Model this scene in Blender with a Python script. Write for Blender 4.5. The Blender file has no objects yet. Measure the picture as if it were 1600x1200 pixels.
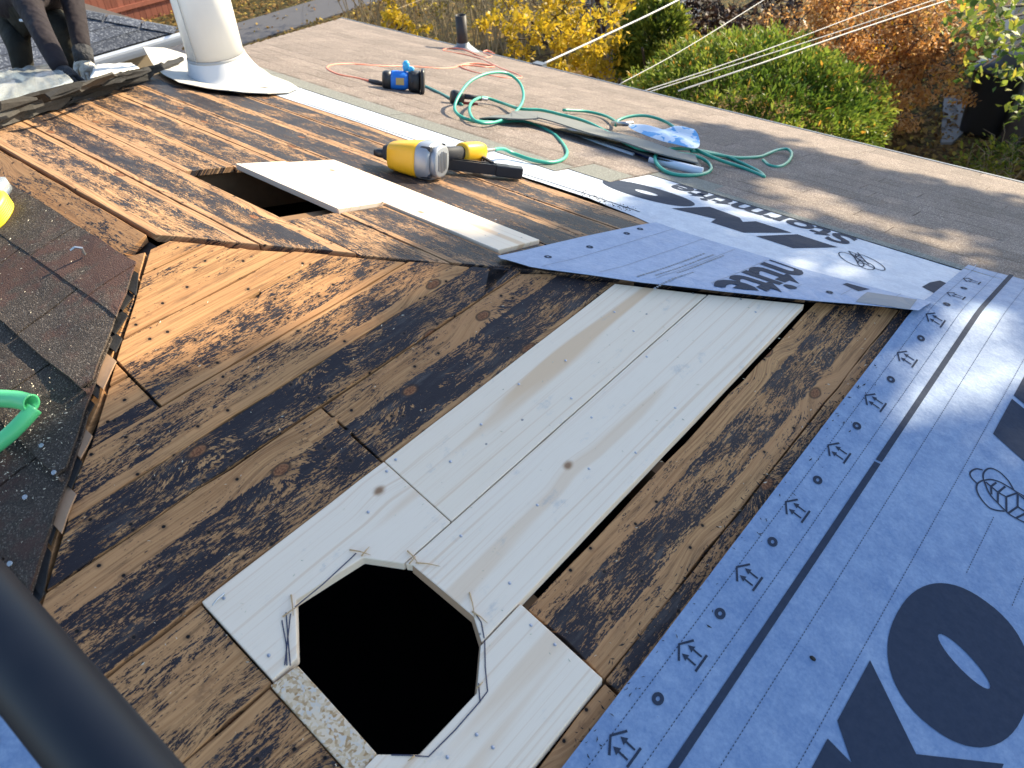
import bpy, bmesh, math, random
import numpy as np
from mathutils import Vector, Matrix, noise as mnoise
random.seed(7)
rng = np.random.default_rng(7)
sc = bpy.context.scene
col = sc.collection
R = math.radians

# ------------------------------------------------------------------ camera
CAM = Vector((1.7926, -0.6802, 0.9229))
cd = bpy.data.cameras.new('camera')
cd.sensor_width = 36.0
cd.lens = 27.129
cd.clip_start = 0.02
cd.clip_end = 400
cd.dof.use_dof = True
cd.dof.focus_distance = 2.1
cd.dof.aperture_fstop = 6.5
cam = bpy.data.objects.new('camera', cd)
col.objects.link(cam)
r_ = Vector((0.76026, 0.64843, -0.03927)); d_ = Vector((0.39948, -0.51433, -0.75887)); f_ = Vector((-0.51227, 0.56125, -0.65006))
cam.matrix_world = Matrix(((r_.x, -d_.x, -f_.x, CAM.x), (r_.y, -d_.y, -f_.y, CAM.y), (r_.z, -d_.z, -f_.z, CAM.z), (0, 0, 0, 1)))
sc.camera = cam

# ------------------------------------------------------------------ world, sun, exposure
SUN_EL, SUN_AZ = 29.0, 77.0          # azimuth counted from +X towards +Y
SUN = Vector((math.cos(R(SUN_EL)) * math.cos(R(SUN_AZ)), math.cos(R(SUN_EL)) * math.sin(R(SUN_AZ)), math.sin(R(SUN_EL))))
w = bpy.data.worlds.new('World'); sc.world = w; w.use_nodes = True
nt = w.node_tree
sky = nt.nodes.new('ShaderNodeTexSky'); sky.sky_type = 'NISHITA'; sky.sun_disc = False
sky.sun_elevation = R(SUN_EL); sky.sun_rotation = R(90 - SUN_AZ)
sky.air_density = 1.0; sky.dust_density = 0.6; sky.ozone_density = 1.5
bg = nt.nodes['Background']; bg.inputs['Strength'].default_value = 0.15
nt.links.new(sky.outputs[0], bg.inputs['Color'])
sd = bpy.data.lights.new('sun', 'SUN'); sd.energy = 5.0; sd.angle = R(0.53); sd.color = (1.0, 0.875, 0.64)
so = bpy.data.objects.new('sun', sd); col.objects.link(so)
so.rotation_euler = (-SUN).to_track_quat('-Z', 'Y').to_euler()
so.location = (2, 6, 8)
vs = sc.view_settings
vs.view_transform = 'Standard'; vs.look = 'None'; vs.gamma = 1.0; vs.use_curve_mapping = False
vs.exposure = 1.24
sc.cycles.max_bounces = 6
sc.cycles.use_denoising = True

# ------------------------------------------------------------------ roof surface: hip roof, ridge on the x axis
SL = 0.28
def S(x, y):
    """height of the roof surface: hip end A falls to +x, side B falls to +y, side C falls to -y"""
    a, b, c = -SL * x, -SL * y, SL * y
    k = 0.006
    m = min(a, b, c)
    return m - k * math.log(sum(math.exp((m - t) / k) for t in (a, b, c))) + k * 0.0
def PA(x, y): return -SL * x
def PB(x, y): return -SL * y
def PC(x, y): return SL * y

# ------------------------------------------------------------------ helpers
def tag(o, label=None, cat=None, group=None, kind=None):
    if label: o['label'] = label
    if cat: o['category'] = cat
    if group: o['group'] = group
    if kind: o['kind'] = kind
    return o
def thing(name, label, cat, loc=(0, 0, 0), group=None):
    o = bpy.data.objects.new(name, None); col.objects.link(o)
    o.location = loc; o.empty_display_size = 0.1
    return tag(o, label, cat, group)
def link(name, me, mat=None, parent=None, smooth=False):
    o = bpy.data.objects.new(name, me); col.objects.link(o)
    if mat: me.materials.append(mat)
    if parent:
        o.parent = parent
        o.matrix_parent_inverse = Matrix.Translation(-parent.location) if parent.type == 'EMPTY' and parent.parent is None else Matrix.Identity(4)
    if smooth:
        me.polygons.foreach_set('use_smooth', [True] * len(me.polygons))
    return o
def mesh(name, v, f, mat=None, parent=None, smooth=False):
    me = bpy.data.meshes.new(name); me.from_pydata([tuple(p) for p in v], [], f); me.update()
    return link(name, me, mat, parent, smooth)
def bmo(name, bm, mat=None, parent=None, smooth=False):
    me = bpy.data.meshes.new(name); bm.normal_update(); bm.to_mesh(me); bm.free()
    return link(name, me, mat, parent, smooth)
def bevel(o, wd=0.002, seg=1):
    m = o.modifiers.new('bevel', 'BEVEL'); m.width = wd; m.segments = seg; m.limit_method = 'ANGLE'; m.angle_limit = R(40)
    return o
class MB:
    def __init__(s): s.v = []; s.f = []
    def add(s, v, f):
        n = len(s.v); s.v += [tuple(p) for p in v]; s.f += [tuple(i + n for i in q) for q in f]; return s
    def box(s, c, ax, ay, az):
        c = Vector(c); ax, ay, az = Vector(ax), Vector(ay), Vector(az)
        v = [c + i * ax + j * ay + k * az for k in (-1, 1) for j in (-1, 1) for i in (-1, 1)]
        return s.add(v, [(0, 2, 3, 1), (4, 5, 7, 6), (0, 1, 5, 4), (2, 6, 7, 3), (0, 4, 6, 2), (1, 3, 7, 5)])
    def bx(s, x0, x1, y0, y1, z0, z1):
        return s.box(((x0 + x1) / 2, (y0 + y1) / 2, (z0 + z1) / 2), ((x1 - x0) / 2, 0, 0), (0, (y1 - y0) / 2, 0), (0, 0, (z1 - z0) / 2))
    def rings(s, rr, cap0=True, cap1=True):
        n = len(rr[0]); b = len(s.v)
        for q in rr: s.v += [tuple(p) for p in q]
        for i in range(len(rr) - 1):
            for j in range(n):
                k = (j + 1) % n
                s.f.append((b + i * n + j, b + i * n + k, b + (i + 1) * n + k, b + (i + 1) * n + j))
        if cap0: s.f.append(tuple(b + j for j in range(n - 1, -1, -1)))
        if cap1: s.f.append(tuple(b + (len(rr) - 1) * n + j for j in range(n)))
        return s
    def tube(s, pts, rad, n=8, cap=True):
        pts = [Vector(p) for p in pts]
        rr = []; up = None
        for i, p in enumerate(pts):
            t = (pts[min(i + 1, len(pts) - 1)] - pts[max(i - 1, 0)]).normalized()
            if up is None:
                up = t.orthogonal().normalized()
            up = (up - t * up.dot(t)).normalized(); bi = t.cross(up)
            r = rad[i] if isinstance(rad, (list, tuple)) else rad
            rr.append([p + r * (math.cos(6.2832 * j / n) * up + math.sin(6.2832 * j / n) * bi) for j in range(n)])
        return s.rings(rr, cap, cap)
    def loft(s, c0, ax, prof, n=16, ux=None, uy=None):
        """prof: list of (distance along ax, half size x, half size y, squareness)"""
        c0, ax = Vector(c0), Vector(ax).normalized()
        rr = []
        for d, hx, hy, sq in prof:
            ring = []
            for j in range(n):
                t = 6.28318 * j / n
                ct, st = math.cos(t), math.sin(t); e = 2.0 / sq
                px = hx * math.copysign(abs(ct) ** e, ct); py = hy * math.copysign(abs(st) ** e, st)
                ring.append(c0 + ax * d + ux * px + uy * py)
            rr.append(ring)
        return s.rings(rr)
    def build(s, name, mat=None, parent=None, smooth=False): return mesh(name, s.v, s.f, mat, parent, smooth)
def smooth_path(pts, k=8):
    P = [Vector(p) for p in pts]; P = [2 * P[0] - P[1]] + P + [2 * P[-1] - P[-2]]
    out = []
    for i in range(1, len(P) - 2):
        a, b, c, d = P[i - 1:i + 3]
        for j in range(k):
            t = j / k
            out.append(0.5 * ((2 * b) + (c - a) * t + (2 * a - 5 * b + 4 * c - d) * t * t + (3 * b - a - 3 * c + d) * t ** 3))
    out.append(P[-2]); return out
def inpoly(x, y, poly):
    c = False; n = len(poly); j = n - 1
    for i in range(n):
        xi, yi = poly[i]; xj, yj = poly[j]
        if (yi > y) != (yj > y) and x < (xj - xi) * (y - yi) / (yj - yi) + xi: c = not c
        j = i
    return c
def clip(poly, a, b, c):
    """keep a*x+b*y<=c"""
    out = []; n = len(poly)
    for i in range(n):
        p, q = poly[i], poly[(i + 1) % n]
        dp, dq = a * p[0] + b * p[1] - c, a * q[0] + b * q[1] - c
        if dp <= 0: out.append(p)
        if dp * dq < 0:
            t = dp / (dp - dq); out.append((p[0] + t * (q[0] - p[0]), p[1] + t * (q[1] - p[1])))
    return out

# ------------------------------------------------------------------ materials
class G:
    def __init__(s, name, rough=0.7, spec=0.3):
        s.m = bpy.data.materials.new(name); s.m.use_nodes = True; s.t = s.m.node_tree
        s.b = s.t.nodes['Principled BSDF']; s.b.inputs['Roughness'].default_value = rough
        s.b.inputs['Specular IOR Level'].default_value = spec
    def put(s, sock, v):
        if isinstance(v, bpy.types.NodeSocket): s.t.links.new(v, sock)
        else:
            if sock.type == 'RGBA' and len(v) == 3: v = (*v, 1)
            sock.default_value = v
    def n(s, typ, out=0, ins=None, **pr):
        nd = s.t.nodes.new('ShaderNode' + typ)
        for k, v in pr.items(): setattr(nd, k, v)
        for k, v in (ins or {}).items(): s.put(nd.inputs[k], v)
        return nd.outputs[out]
    def ma(s, op, a, b=0.0, clamp=False, c=None):
        i = {0: a, 1: b}
        if c is not None: i[2] = c
        return s.n('Math', ins=i, operation=op, use_clamp=clamp)
    def mul(s, a, b): return s.ma('MULTIPLY', a, b)
    def add(s, a, b): return s.ma('ADD', a, b)
    def sub(s, a, b): return s.ma('SUBTRACT', a, b)
    def st(s, x, a, b): return s.n('MapRange', ins={0: x, 1: a, 2: b, 3: 0.0, 4: 1.0}, interpolation_type='SMOOTHSTEP')
    def mix(s, f, a, b): 
        nd = s.t.nodes.new('ShaderNodeMix'); nd.data_type = 'RGBA'
        s.put(nd.inputs[0], f); s.put(nd.inputs[6], a); s.put(nd.inputs[7], b); return nd.outputs[2]
    def xyz(s, x, y, z=0.0): return s.n('CombineXYZ', ins={0: x, 1: y, 2: z})
    def noise(s, v, sc=1.0, det=2.0, ro=0.5, out=0): return s.n('TexNoise', out=out, ins={'Vector': v, 'Scale': sc, 'Detail': det, 'Roughness': ro})
    def obj(s): return s.n('TexCoord', out=3)
    def geo(s): return s.n('NewGeometry', out=0)
    def attr(s, name, typ='GEOMETRY', out=2): return s.n('Attribute', out=out, attribute_type=typ, attribute_name=name)
    def ramp(s, f, stops):
        nd = s.t.nodes.new('ShaderNodeValToRGB'); s.put(nd.inputs[0], f); e = nd.color_ramp.elements
        while len(e) < len(stops): e.new(0.5)
        for el, (p, c) in zip(e, stops): el.position = p; el.color = (*c, 1)
        return nd.outputs[0]
    def bump(s, h, st=0.5, d=0.01):
        nd = s.t.nodes.new('ShaderNodeBump'); s.put(nd.inputs['Strength'], st); s.put(nd.inputs['Distance'], d); s.put(nd.inputs['Height'], h)
        s.t.links.new(nd.outputs[0], s.b.inputs['Normal']); return s
    def col(s, c): s.put(s.b.inputs['Base Color'], c); return s
    def rough(s, r): s.put(s.b.inputs['Roughness'], r); return s
def plain(name, c, rough=0.6, var=0.25, sc=30.0, metal=0.0, bump=0.0, spec=0.3):
    g = G(name, rough, spec)
    nz = g.noise(g.obj(), sc, 4.0, 0.65)
    big = g.noise(g.obj(), sc * 0.13, 2.0)
    t = g.add(g.mul(nz, 0.6), g.mul(big, 0.4))
    g.col(g.mix(t, tuple(x * (1 - var) for x in c), tuple(min(1, x * (1 + var)) for x in c)))
    g.b.inputs['Metallic'].default_value = metal
    if bump: g.bump(nz, bump, 0.004)
    return g.m

def wood_old():
    g = G('weathered_board', 0.72, 0.25)
    uv = g.n('UVMap', uv_map='UVMap'); sp = g.t.nodes.new('ShaderNodeSeparateXYZ'); g.put(sp.inputs[0], uv)
    u, v = sp.outputs[0], sp.outputs[1]
    rnd = g.n('ObjectInfo', out=5); o = g.mul(rnd, 37.0)
    uo = g.add(u, o); vo = g.add(v, g.mul(rnd, 11.0))
    # knots
    vk = g.t.nodes.new('ShaderNodeTexVoronoi'); vk.voronoi_dimensions = '2D'; g.put(vk.inputs['Vector'], g.xyz(g.mul(uo, 3.0), g.mul(vo, 5.4))); vk.inputs['Scale'].default_value = 1.0
    sel = g.ma('GREATER_THAN', g.n('SeparateColor', ins={0: vk.outputs['Color']}), 0.56)
    dk = g.add(vk.outputs['Distance'], g.mul(g.sub(g.noise(g.xyz(uo, vo), 40.0, 2.0), 0.5), 0.03))
    knot = g.mul(g.sub(1.0, g.st(dk, 0.045, 0.062)), sel)
    kring = g.mul(g.mul(g.st(dk, 0.045, 0.06), g.sub(1.0, g.st(dk, 0.062, 0.085))), sel)
    sw = g.mul(g.mul(g.sub(1.0, g.st(dk, 0.0, 0.42)), sel), 0.035)
    low = g.mul(g.noise(g.xyz(g.mul(uo, 1.6), g.mul(vo, 6.0)), 1.0, 2.0), 0.05)
    gv = g.add(g.add(vo, low), sw)
    gr1 = g.noise(g.xyz(g.mul(uo, 2.2), g.mul(gv, 150.0)), 1.0, 3.0, 0.6)
    gr2 = g.noise(g.xyz(g.mul(uo, 9.0), g.mul(gv, 420.0)), 1.0, 2.0, 0.6)
    grain = g.add(g.mul(gr1, 0.65), g.mul(gr2, 0.35))
    tone = g.noise(g.xyz(g.mul(uo, 1.3), g.mul(vo, 5.0)), 1.0, 3.0, 0.6)
    c1 = g.mix(g.st(grain, 0.34, 0.62), (0.21, 0.090, 0.032), (0.555, 0.292, 0.114))
    c2 = g.mix(g.st(tone, 0.35, 0.72), c1, (0.45, 0.21, 0.08))
    c2 = g.mix(g.mul(g.st(g.noise(g.xyz(g.mul(uo, 4.0), g.mul(vo, 9.0)), 1.0, 5.0, 0.7), 0.54, 0.74), 0.45), c2, (0.15, 0.075, 0.035))
    c2 = g.mix(g.mul(rnd, 0.35), c2, (0.55, 0.28, 0.11))
    gy = g.attr('grey', 'OBJECT')
    c2 = g.mix(g.mul(gy, g.add(0.35, g.mul(tone, 0.9))), c2, g.mix(g.st(gr1, 0.35, 0.6), (0.12, 0.085, 0.060), (0.33, 0.235, 0.155)))
    dirt = g.noise(g.xyz(g.mul(uo, 6.0), g.mul(gv, 75.0)), 1.0, 5.0, 0.7)
    c2 = g.mix(g.mul(g.st(dirt, 0.50, 0.68), 0.60), c2, (0.10, 0.050, 0.026))
    blot = g.noise(g.xyz(g.mul(uo, 17.0), g.mul(vo, 30.0)), 1.0, 6.0, 0.75)
    c2 = g.mix(g.mul(g.st(blot, 0.56, 0.70), 0.50), c2, (0.13, 0.065, 0.035))
    # tar paper residue between two straight edges, torn along the grain
    patch = g.noise(g.xyz(g.mul(uo, 5.5), g.mul(vo, 15.0)), 1.0, 5.0, 0.66)
    streak = g.noise(g.xyz(g.mul(uo, 34.0), g.mul(gv, 200.0)), 1.0, 4.0, 0.7)
    speck = g.noise(g.xyz(g.mul(uo, 120.0), g.mul(gv, 440.0)), 1.0, 3.0, 0.7)
    m = g.add(g.add(g.mul(patch, 0.74), g.mul(streak, 0.72)), g.mul(speck, 0.56))
    amt = g.attr('amount', 'OBJECT'); lo = g.attr('lo', 'OBJECT'); hi = g.attr('hi', 'OBJECT')
    thr = g.sub(1.305, g.mul(amt, 0.48))
    vw = g.add(v, g.mul(g.sub(g.noise(g.xyz(g.mul(uo, 14.0), 0.0), 1.0, 3.0), 0.5), 0.006))
    band = g.mul(g.st(g.sub(vw, lo), -0.002, 0.003), g.sub(1.0, g.st(g.sub(vw, hi), -0.002, 0.003)))
    wide = g.mul(g.sub(band, 1.0), 0.175)
    res = g.st(g.sub(g.add(m, wide), thr), -0.012, 0.030)
    res = g.mul(res, g.sub(1.0, knot))
    dust = g.noise(g.xyz(g.mul(uo, 7.0), g.mul(vo, 40.0)), 1.0, 4.0, 0.7)
    rc = g.mix(g.st(dust, 0.48, 0.80), (0.020, 0.016, 0.019), (0.085, 0.073, 0.066))
    gl = g.mul(g.st(g.noise(g.xyz(uo, vo), 900.0, 1.0), 0.72, 0.78), 0.6)
    rc = g.mix(gl, rc, (0.30, 0.32, 0.36))
    c3 = g.mix(res, c2, rc)
    c3 = g.mix(knot, c3, g.mix(g.st(g.noise(g.xyz(uo, vo), 220.0, 2.0), 0.4, 0.6), (0.13, 0.05, 0.022), (0.27, 0.115, 0.05)))
    c3 = g.mix(g.mul(kring, 0.85), c3, (0.05, 0.025, 0.015))
    # nail holes
    vn = g.t.nodes.new('ShaderNodeTexVoronoi'); vn.voronoi_dimensions = '2D'; g.put(vn.inputs['Vector'], g.xyz(g.mul(uo, 13.0), g.mul(vo, 13.0))); vn.inputs['Scale'].default_value = 1.0
    hs = g.ma('GREATER_THAN', g.n('SeparateColor', out=1, ins={0: vn.outputs['Color']}), 0.30)
    dn = g.add(vn.outputs['Distance'], g.mul(g.sub(g.noise(g.xyz(uo, vo), 150.0, 2.0), 0.5), 0.03))
    hole = g.mul(g.sub(1.0, g.st(dn, 0.034, 0.056)), hs)
    halo = g.mul(g.mul(g.sub(1.0, g.st(dn, 0.03, 0.15)), hs), 0.45)
    c3 = g.mix(halo, c3, (0.08, 0.045, 0.028))
    c3 = g.mix(hole, c3, (0.008, 0.006, 0.006))
    g.col(c3)
    g.rough(g.sub(0.78, g.mul(res, 0.22)))
    h = g.sub(g.add(g.mul(grain, 0.5), g.mul(res, g.add(0.35, g.mul(speck, 0.5)))), g.add(g.mul(hole, 1.5), g.mul(kring, 0.6)))
    g.bump(h, 0.65, 0.0025)
    return g.m
def wood_new(name, base=(0.74, 0.64, 0.48), stripe=0.5):
    g = G(name, 0.55, 0.3)
    uv = g.n('UVMap', uv_map='UVMap'); sp = g.t.nodes.new('ShaderNodeSeparateXYZ'); g.put(sp.inputs[0], uv)
    u, v = sp.outputs[0], sp.outputs[1]
    rnd = g.n('ObjectInfo', out=5); o = g.mul(rnd, 23.0); uo = g.add(u, o); vo = g.add(v, g.mul(rnd, 7.0))
    vk = g.t.nodes.new('ShaderNodeTexVoronoi'); vk.voronoi_dimensions = '2D'; g.put(vk.inputs['Vector'], g.xyz(g.mul(uo, 2.6), g.mul(vo, 3.6))); vk.inputs['Scale'].default_value = 1.0
    sel = g.ma('GREATER_THAN', g.n('SeparateColor', ins={0: vk.outputs['Color']}), 0.36)
    dk = g.add(vk.outputs['Distance'], g.mul(g.sub(g.noise(g.xyz(uo, vo), 60.0, 2.0), 0.5), 0.02))
    knot = g.mul(g.sub(1.0, g.st(dk, 0.018, 0.052)), sel)
    core = g.mul(g.sub(1.0, g.st(dk, 0.012, 0.034)), sel)
    sw = g.mul(g.mul(g.sub(1.0, g.st(dk, 0.0, 0.25)), sel), 0.011)
    low = g.mul(g.noise(g.xyz(g.mul(uo, 1.1), g.mul(vo, 7.0)), 1.0, 2.0), 0.022)
    gv = g.add(g.add(vo, low), sw)
    gr = g.noise(g.xyz(g.mul(uo, 0.8), g.mul(gv, 110.0)), 1.0, 2.0, 0.5)
    fine = g.noise(g.xyz(g.mul(uo, 12.0), g.mul(gv, 600.0)), 1.0, 2.0, 0.6)
    wide = g.noise(g.xyz(g.mul(uo, 0.7), g.mul(gv, 12.0)), 1.0, 2.0, 0.5)
    b = base
    c = g.mix(g.mul(g.st(gr, 0.53, 0.70), 0.42), b, (b[0] * 0.78, b[1] * 0.60, b[2] * 0.43))
    c = g.mix(g.mul(g.st(wide, 0.56, 0.64), stripe), c, (b[0] * 0.84, b[1] * 0.70, b[2] * 0.56))
    c = g.mix(g.mul(g.st(fine, 0.5, 0.75), 0.22), c, (b[0] * 0.78, b[1] * 0.68, b[2] * 0.55))
    sm = g.noise(g.xyz(g.mul(uo, 9.0), g.mul(vo, 14.0)), 1.0, 6.0, 0.75)
    c = g.mix(g.mul(g.st(sm, 0.57, 0.74), 0.45), c, (0.36, 0.36, 0.36))
    c = g.mix(g.mul(knot, 0.7), c, (0.42, 0.25, 0.13))
    c = g.mix(g.mul(core, 0.85), c, (0.23, 0.12, 0.06))
    # dark dents and scuffs
    vn = g.t.nodes.new('ShaderNodeTexVoronoi'); vn.voronoi_dimensions = '2D'; g.put(vn.inputs['Vector'], g.xyz(g.mul(uo, 7.0), g.mul(vo, 9.0))); vn.inputs['Scale'].default_value = 1.0
    hs = g.ma('GREATER_THAN', g.n('SeparateColor', out=1, ins={0: vn.outputs['Color']}), 0.76)
    dn = g.add(vn.outputs['Distance'], g.mul(g.sub(g.noise(g.xyz(uo, vo), 120.0, 2.0), 0.5), 0.05))
    c = g.mix(g.mul(g.mul(g.sub(1.0, g.st(dn, 0.012, 0.03)), hs), 0.75), c, (0.10, 0.10, 0.12))
    g.col(c)
    g.bump(g.mul(fine, 0.5), 0.15, 0.001)
    return g.m
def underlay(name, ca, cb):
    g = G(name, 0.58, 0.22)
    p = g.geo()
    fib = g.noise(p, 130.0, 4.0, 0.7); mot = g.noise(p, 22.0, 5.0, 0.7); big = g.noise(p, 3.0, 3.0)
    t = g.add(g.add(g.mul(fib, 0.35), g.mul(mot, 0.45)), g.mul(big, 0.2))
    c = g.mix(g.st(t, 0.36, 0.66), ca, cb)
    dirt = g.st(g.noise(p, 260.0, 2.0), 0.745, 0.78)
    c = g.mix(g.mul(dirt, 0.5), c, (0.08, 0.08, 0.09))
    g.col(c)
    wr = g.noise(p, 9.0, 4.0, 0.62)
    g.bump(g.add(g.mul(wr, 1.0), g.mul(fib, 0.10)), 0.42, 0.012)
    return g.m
def ink():
    g = G('printing_ink', 0.75, 0.08)
    p = g.geo(); t = g.noise(p, 60.0, 4.0, 0.7)
    g.col(g.mix(t, (0.022, 0.032, 0.055), (0.042, 0.054, 0.082)))
    g.bump(g.noise(p, 9.0, 4.0, 0.62), 0.42, 0.012)
    return g.m
def granules(name, c0, c1, light, sc=330.0, patch=None, rnd_amt=0.35, lt=0.70, rough=0.85, band=None):
    g = G(name, rough, 0.25)
    p = g.geo(); rnd = g.n('ObjectInfo', out=5)
    vor = g.t.nodes.new('ShaderNodeTexVoronoi'); g.put(vor.inputs['Vector'], p); vor.inputs['Scale'].default_value = sc
    cv = g.n('SeparateColor', ins={0: vor.outputs['Color']})
    med = g.noise(p, 26.0, 4.0, 0.7); big = g.noise(p, 3.4, 3.0, 0.6)
    c = g.mix(g.add(g.mul(cv, 0.65), g.mul(med, 0.35)), c0, c1)
    c = g.mix(g.st(cv, lt, lt + 0.22), c, light)
    if patch: c = g.mix(g.mul(g.st(g.add(big, g.mul(g.sub(med, 0.5), 0.5)), 0.45, 0.6), 0.75), c, patch)
    k = g.add(1.0 - rnd_amt / 2, g.mul(rnd, rnd_amt))
    if band:                                          # printed band that also paints in the butts' shadow lines, broken into tabs
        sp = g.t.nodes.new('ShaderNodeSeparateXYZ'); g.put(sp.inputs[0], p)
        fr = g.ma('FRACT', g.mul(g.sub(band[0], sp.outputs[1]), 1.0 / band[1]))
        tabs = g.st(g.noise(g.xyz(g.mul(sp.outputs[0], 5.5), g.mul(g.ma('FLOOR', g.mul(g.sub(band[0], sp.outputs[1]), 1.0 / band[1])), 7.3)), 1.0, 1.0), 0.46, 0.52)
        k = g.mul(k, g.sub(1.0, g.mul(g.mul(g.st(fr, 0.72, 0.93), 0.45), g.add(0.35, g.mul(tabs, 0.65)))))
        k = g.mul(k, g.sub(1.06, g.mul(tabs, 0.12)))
    mm = g.t.nodes.new('ShaderNodeVectorMath'); mm.operation = 'SCALE'; g.put(mm.inputs[0], c); g.put(mm.inputs['Scale'], k)
    g.col(mm.outputs[0])
    g.bump(g.add(g.mul(vor.outputs['Distance'], -0.6), g.mul(med, 0.6)), 0.8, 0.004)
    return g.m
def leafmat(name, stops, trans=0.35, rough=0.5, spec=0.3):
    g = G(name, rough, spec)
    v = g.attr('var'); c = g.ramp(v, stops)
    g.col(c)
    tr = g.n('BsdfTranslucent', ins={0: c})
    mx = g.t.nodes.new('ShaderNodeMixShader'); mx.inputs[0].default_value = trans
    g.t.links.new(g.b.outputs[0], mx.inputs[1]); g.t.links.new(tr, mx.inputs[2])
    g.t.links.new(mx.outputs[0], g.t.nodes['Material Output'].inputs[0])
    return g.m
M = {}
M['old'] = wood_old()
M['new'] = wood_new('new_spruce_board', (0.82, 0.665, 0.495), 0.9)
M['new2'] = wood_new('new_spruce_board_pale', (0.82, 0.675, 0.515), 0.5)
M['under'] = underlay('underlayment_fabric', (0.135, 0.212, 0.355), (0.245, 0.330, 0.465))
M['under2'] = underlay('underlayment_fabric_sunlit', (0.40, 0.44, 0.52), (0.56, 0.60, 0.66))  # same fabric, whitened to put the sun on the eave strip into its colour
M['under3'] = underlay('underlayment_fabric_part_lit', (0.23, 0.295, 0.43), (0.33, 0.395, 0.53))  # same fabric again, lightened for the brighter light on the draped piece
M['ink'] = ink()
M['ink_soft'] = plain('faded_ink', (0.17, 0.19, 0.22), 0.6)
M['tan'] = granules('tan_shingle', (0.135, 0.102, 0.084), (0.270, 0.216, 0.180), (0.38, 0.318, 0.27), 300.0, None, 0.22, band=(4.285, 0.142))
M['head'] = granules('grey_shingle_headlap', (0.155, 0.155, 0.135), (0.245, 0.245, 0.215), (0.30, 0.30, 0.27), 300.0, None, 0.3)
M['brown'] = granules('dark_brown_shingle', (0.022, 0.016, 0.013), (0.105, 0.080, 0.062), (0.22, 0.18, 0.145), 420.0, (0.085, 0.040, 0.030), 0.35, 0.82)
M['torn'] = plain('torn_felt_and_asphalt', (0.022, 0.021, 0.021), 0.8, 0.6, 60, bump=0.6)
M['torn2'] = plain('torn_shingle_back', (0.06, 0.055, 0.05), 0.85, 0.5, 60, bump=0.6)
M['white'] = plain('white_painted_metal', (0.78, 0.75, 0.70), 0.42, 0.10, 9, spec=0.5)
M['cream'] = plain('caulked_flashing', (0.46, 0.44, 0.40), 0.6, 0.3, 14, spec=0.35, bump=0.3)
M['black'] = plain('black_plastic', (0.018, 0.018, 0.020), 0.42, 0.3, 30, spec=0.5)
M['abs'] = plain('black_pipe_plastic', (0.010, 0.012, 0.018), 0.55, 0.25, 12, spec=0.35)
M['vent'] = plain('weathered_black_pipe', (0.045, 0.038, 0.035), 0.55, 0.4, 30)
M['yellow'] = plain('yellow_tool_housing', (0.78, 0.42, 0.012), 0.40, 0.12, 26, spec=0.5)
M['grey'] = plain('cast_grey_metal', (0.32, 0.34, 0.37), 0.38, 0.15, 30, metal=0.35, spec=0.5)
M['rubber'] = plain('charcoal_rubber_grip', (0.035, 0.036, 0.042), 0.65, 0.2, 60)
M['brass'] = plain('brass_fitting', (0.42, 0.34, 0.16), 0.4, 0.2, 40, metal=0.8)
M['steel'] = plain('steel', (0.42, 0.42, 0.43), 0.35, 0.2, 40, metal=0.9)
M['blue'] = plain('bright_blue_tool_housing', (0.015, 0.17, 0.62), 0.40, 0.12, 26, spec=0.5)
M['cyan'] = plain('cyan_plastic', (0.05, 0.42, 0.75), 0.35, 0.1, 26, spec=0.5)
M['green'] = plain('teal_green_hose', (0.035, 0.34, 0.235), 0.38, 0.12, 60, spec=0.5)
M['greenD'] = plain('teal_hose', (0.025, 0.20, 0.17), 0.4, 0.12, 60, spec=0.5)
M['orange'] = plain('coral_orange_cord', (0.72, 0.22, 0.13), 0.45, 0.12, 60, spec=0.4)
M['lime'] = plain('spring_green_plastic', (0.10, 0.56, 0.22), 0.35, 0.06, 20, spec=0.5)
M['lemon'] = plain('lemon_yellow_plastic', (0.80, 0.68, 0.02), 0.4, 0.08, 20, spec=0.5)
M['felt'] = plain('grey_strip', (0.16, 0.165, 0.155), 0.7, 0.2, 80, bump=0.3)
M['feltD'] = plain('dark_strip', (0.045, 0.045, 0.046), 0.6, 0.3, 60, bump=0.3)
M['bluemetal'] = plain('dark_blue_painted_metal', (0.012, 0.022, 0.10), 0.35, 0.2, 20, spec=0.5)
M['whiteplastic'] = plain('white_plastic', (0.66, 0.70, 0.76), 0.4, 0.1, 20, spec=0.4)
M['rafter'] = plain('old_rafter', (0.22, 0.125, 0.06), 0.8, 0.35, 30)
M['attic'] = plain('unlit_attic_black', (0.012, 0.012, 0.013), 0.95, 0.4, 9)  # near-black colour stands in for the darkness inside the attic
M['deck'] = plain('dark_deck', (0.06, 0.045, 0.035), 0.9, 0.4, 20)  # plain dark brown for decking under the coverings
M['pencil'] = plain('marker_line', (0.05, 0.052, 0.085), 0.6, 0.3, 90)
M['splint'] = plain('splintered_wood', (0.50, 0.33, 0.17), 0.8, 0.4, 70)
M['cut'] = plain('sawn_wood_edge', (0.40, 0.25, 0.15), 0.8, 0.25, 70)
M['osb'] = None
def osb():
    g = G('strand_board', 0.7, 0.25)
    p = g.geo(); vor = g.t.nodes.new('ShaderNodeTexVoronoi'); vor.inputs["Scale"].default_value = 190.0
    g.put(vor.inputs['Vector'], g.n('VectorMath', ins={0: p, 1: g.n('VectorMath', ins={0: g.noise(p, 25.0, 3.0, out=1), 1: (0.03, 0.03, 0.03)}, operation='MULTIPLY')}, operation='ADD'))
    cv = g.n('SeparateColor', ins={0: vor.outputs['Color']})
    g.col(g.ramp(cv, [(0.0, (0.36, 0.21, 0.09)), (0.4, (0.60, 0.44, 0.27)), (0.75, (0.68, 0.55, 0.40)), (1.0, (0.55, 0.49, 0.42))]))
    g.bump(cv, 0.5, 0.003)
    return g.m
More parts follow.
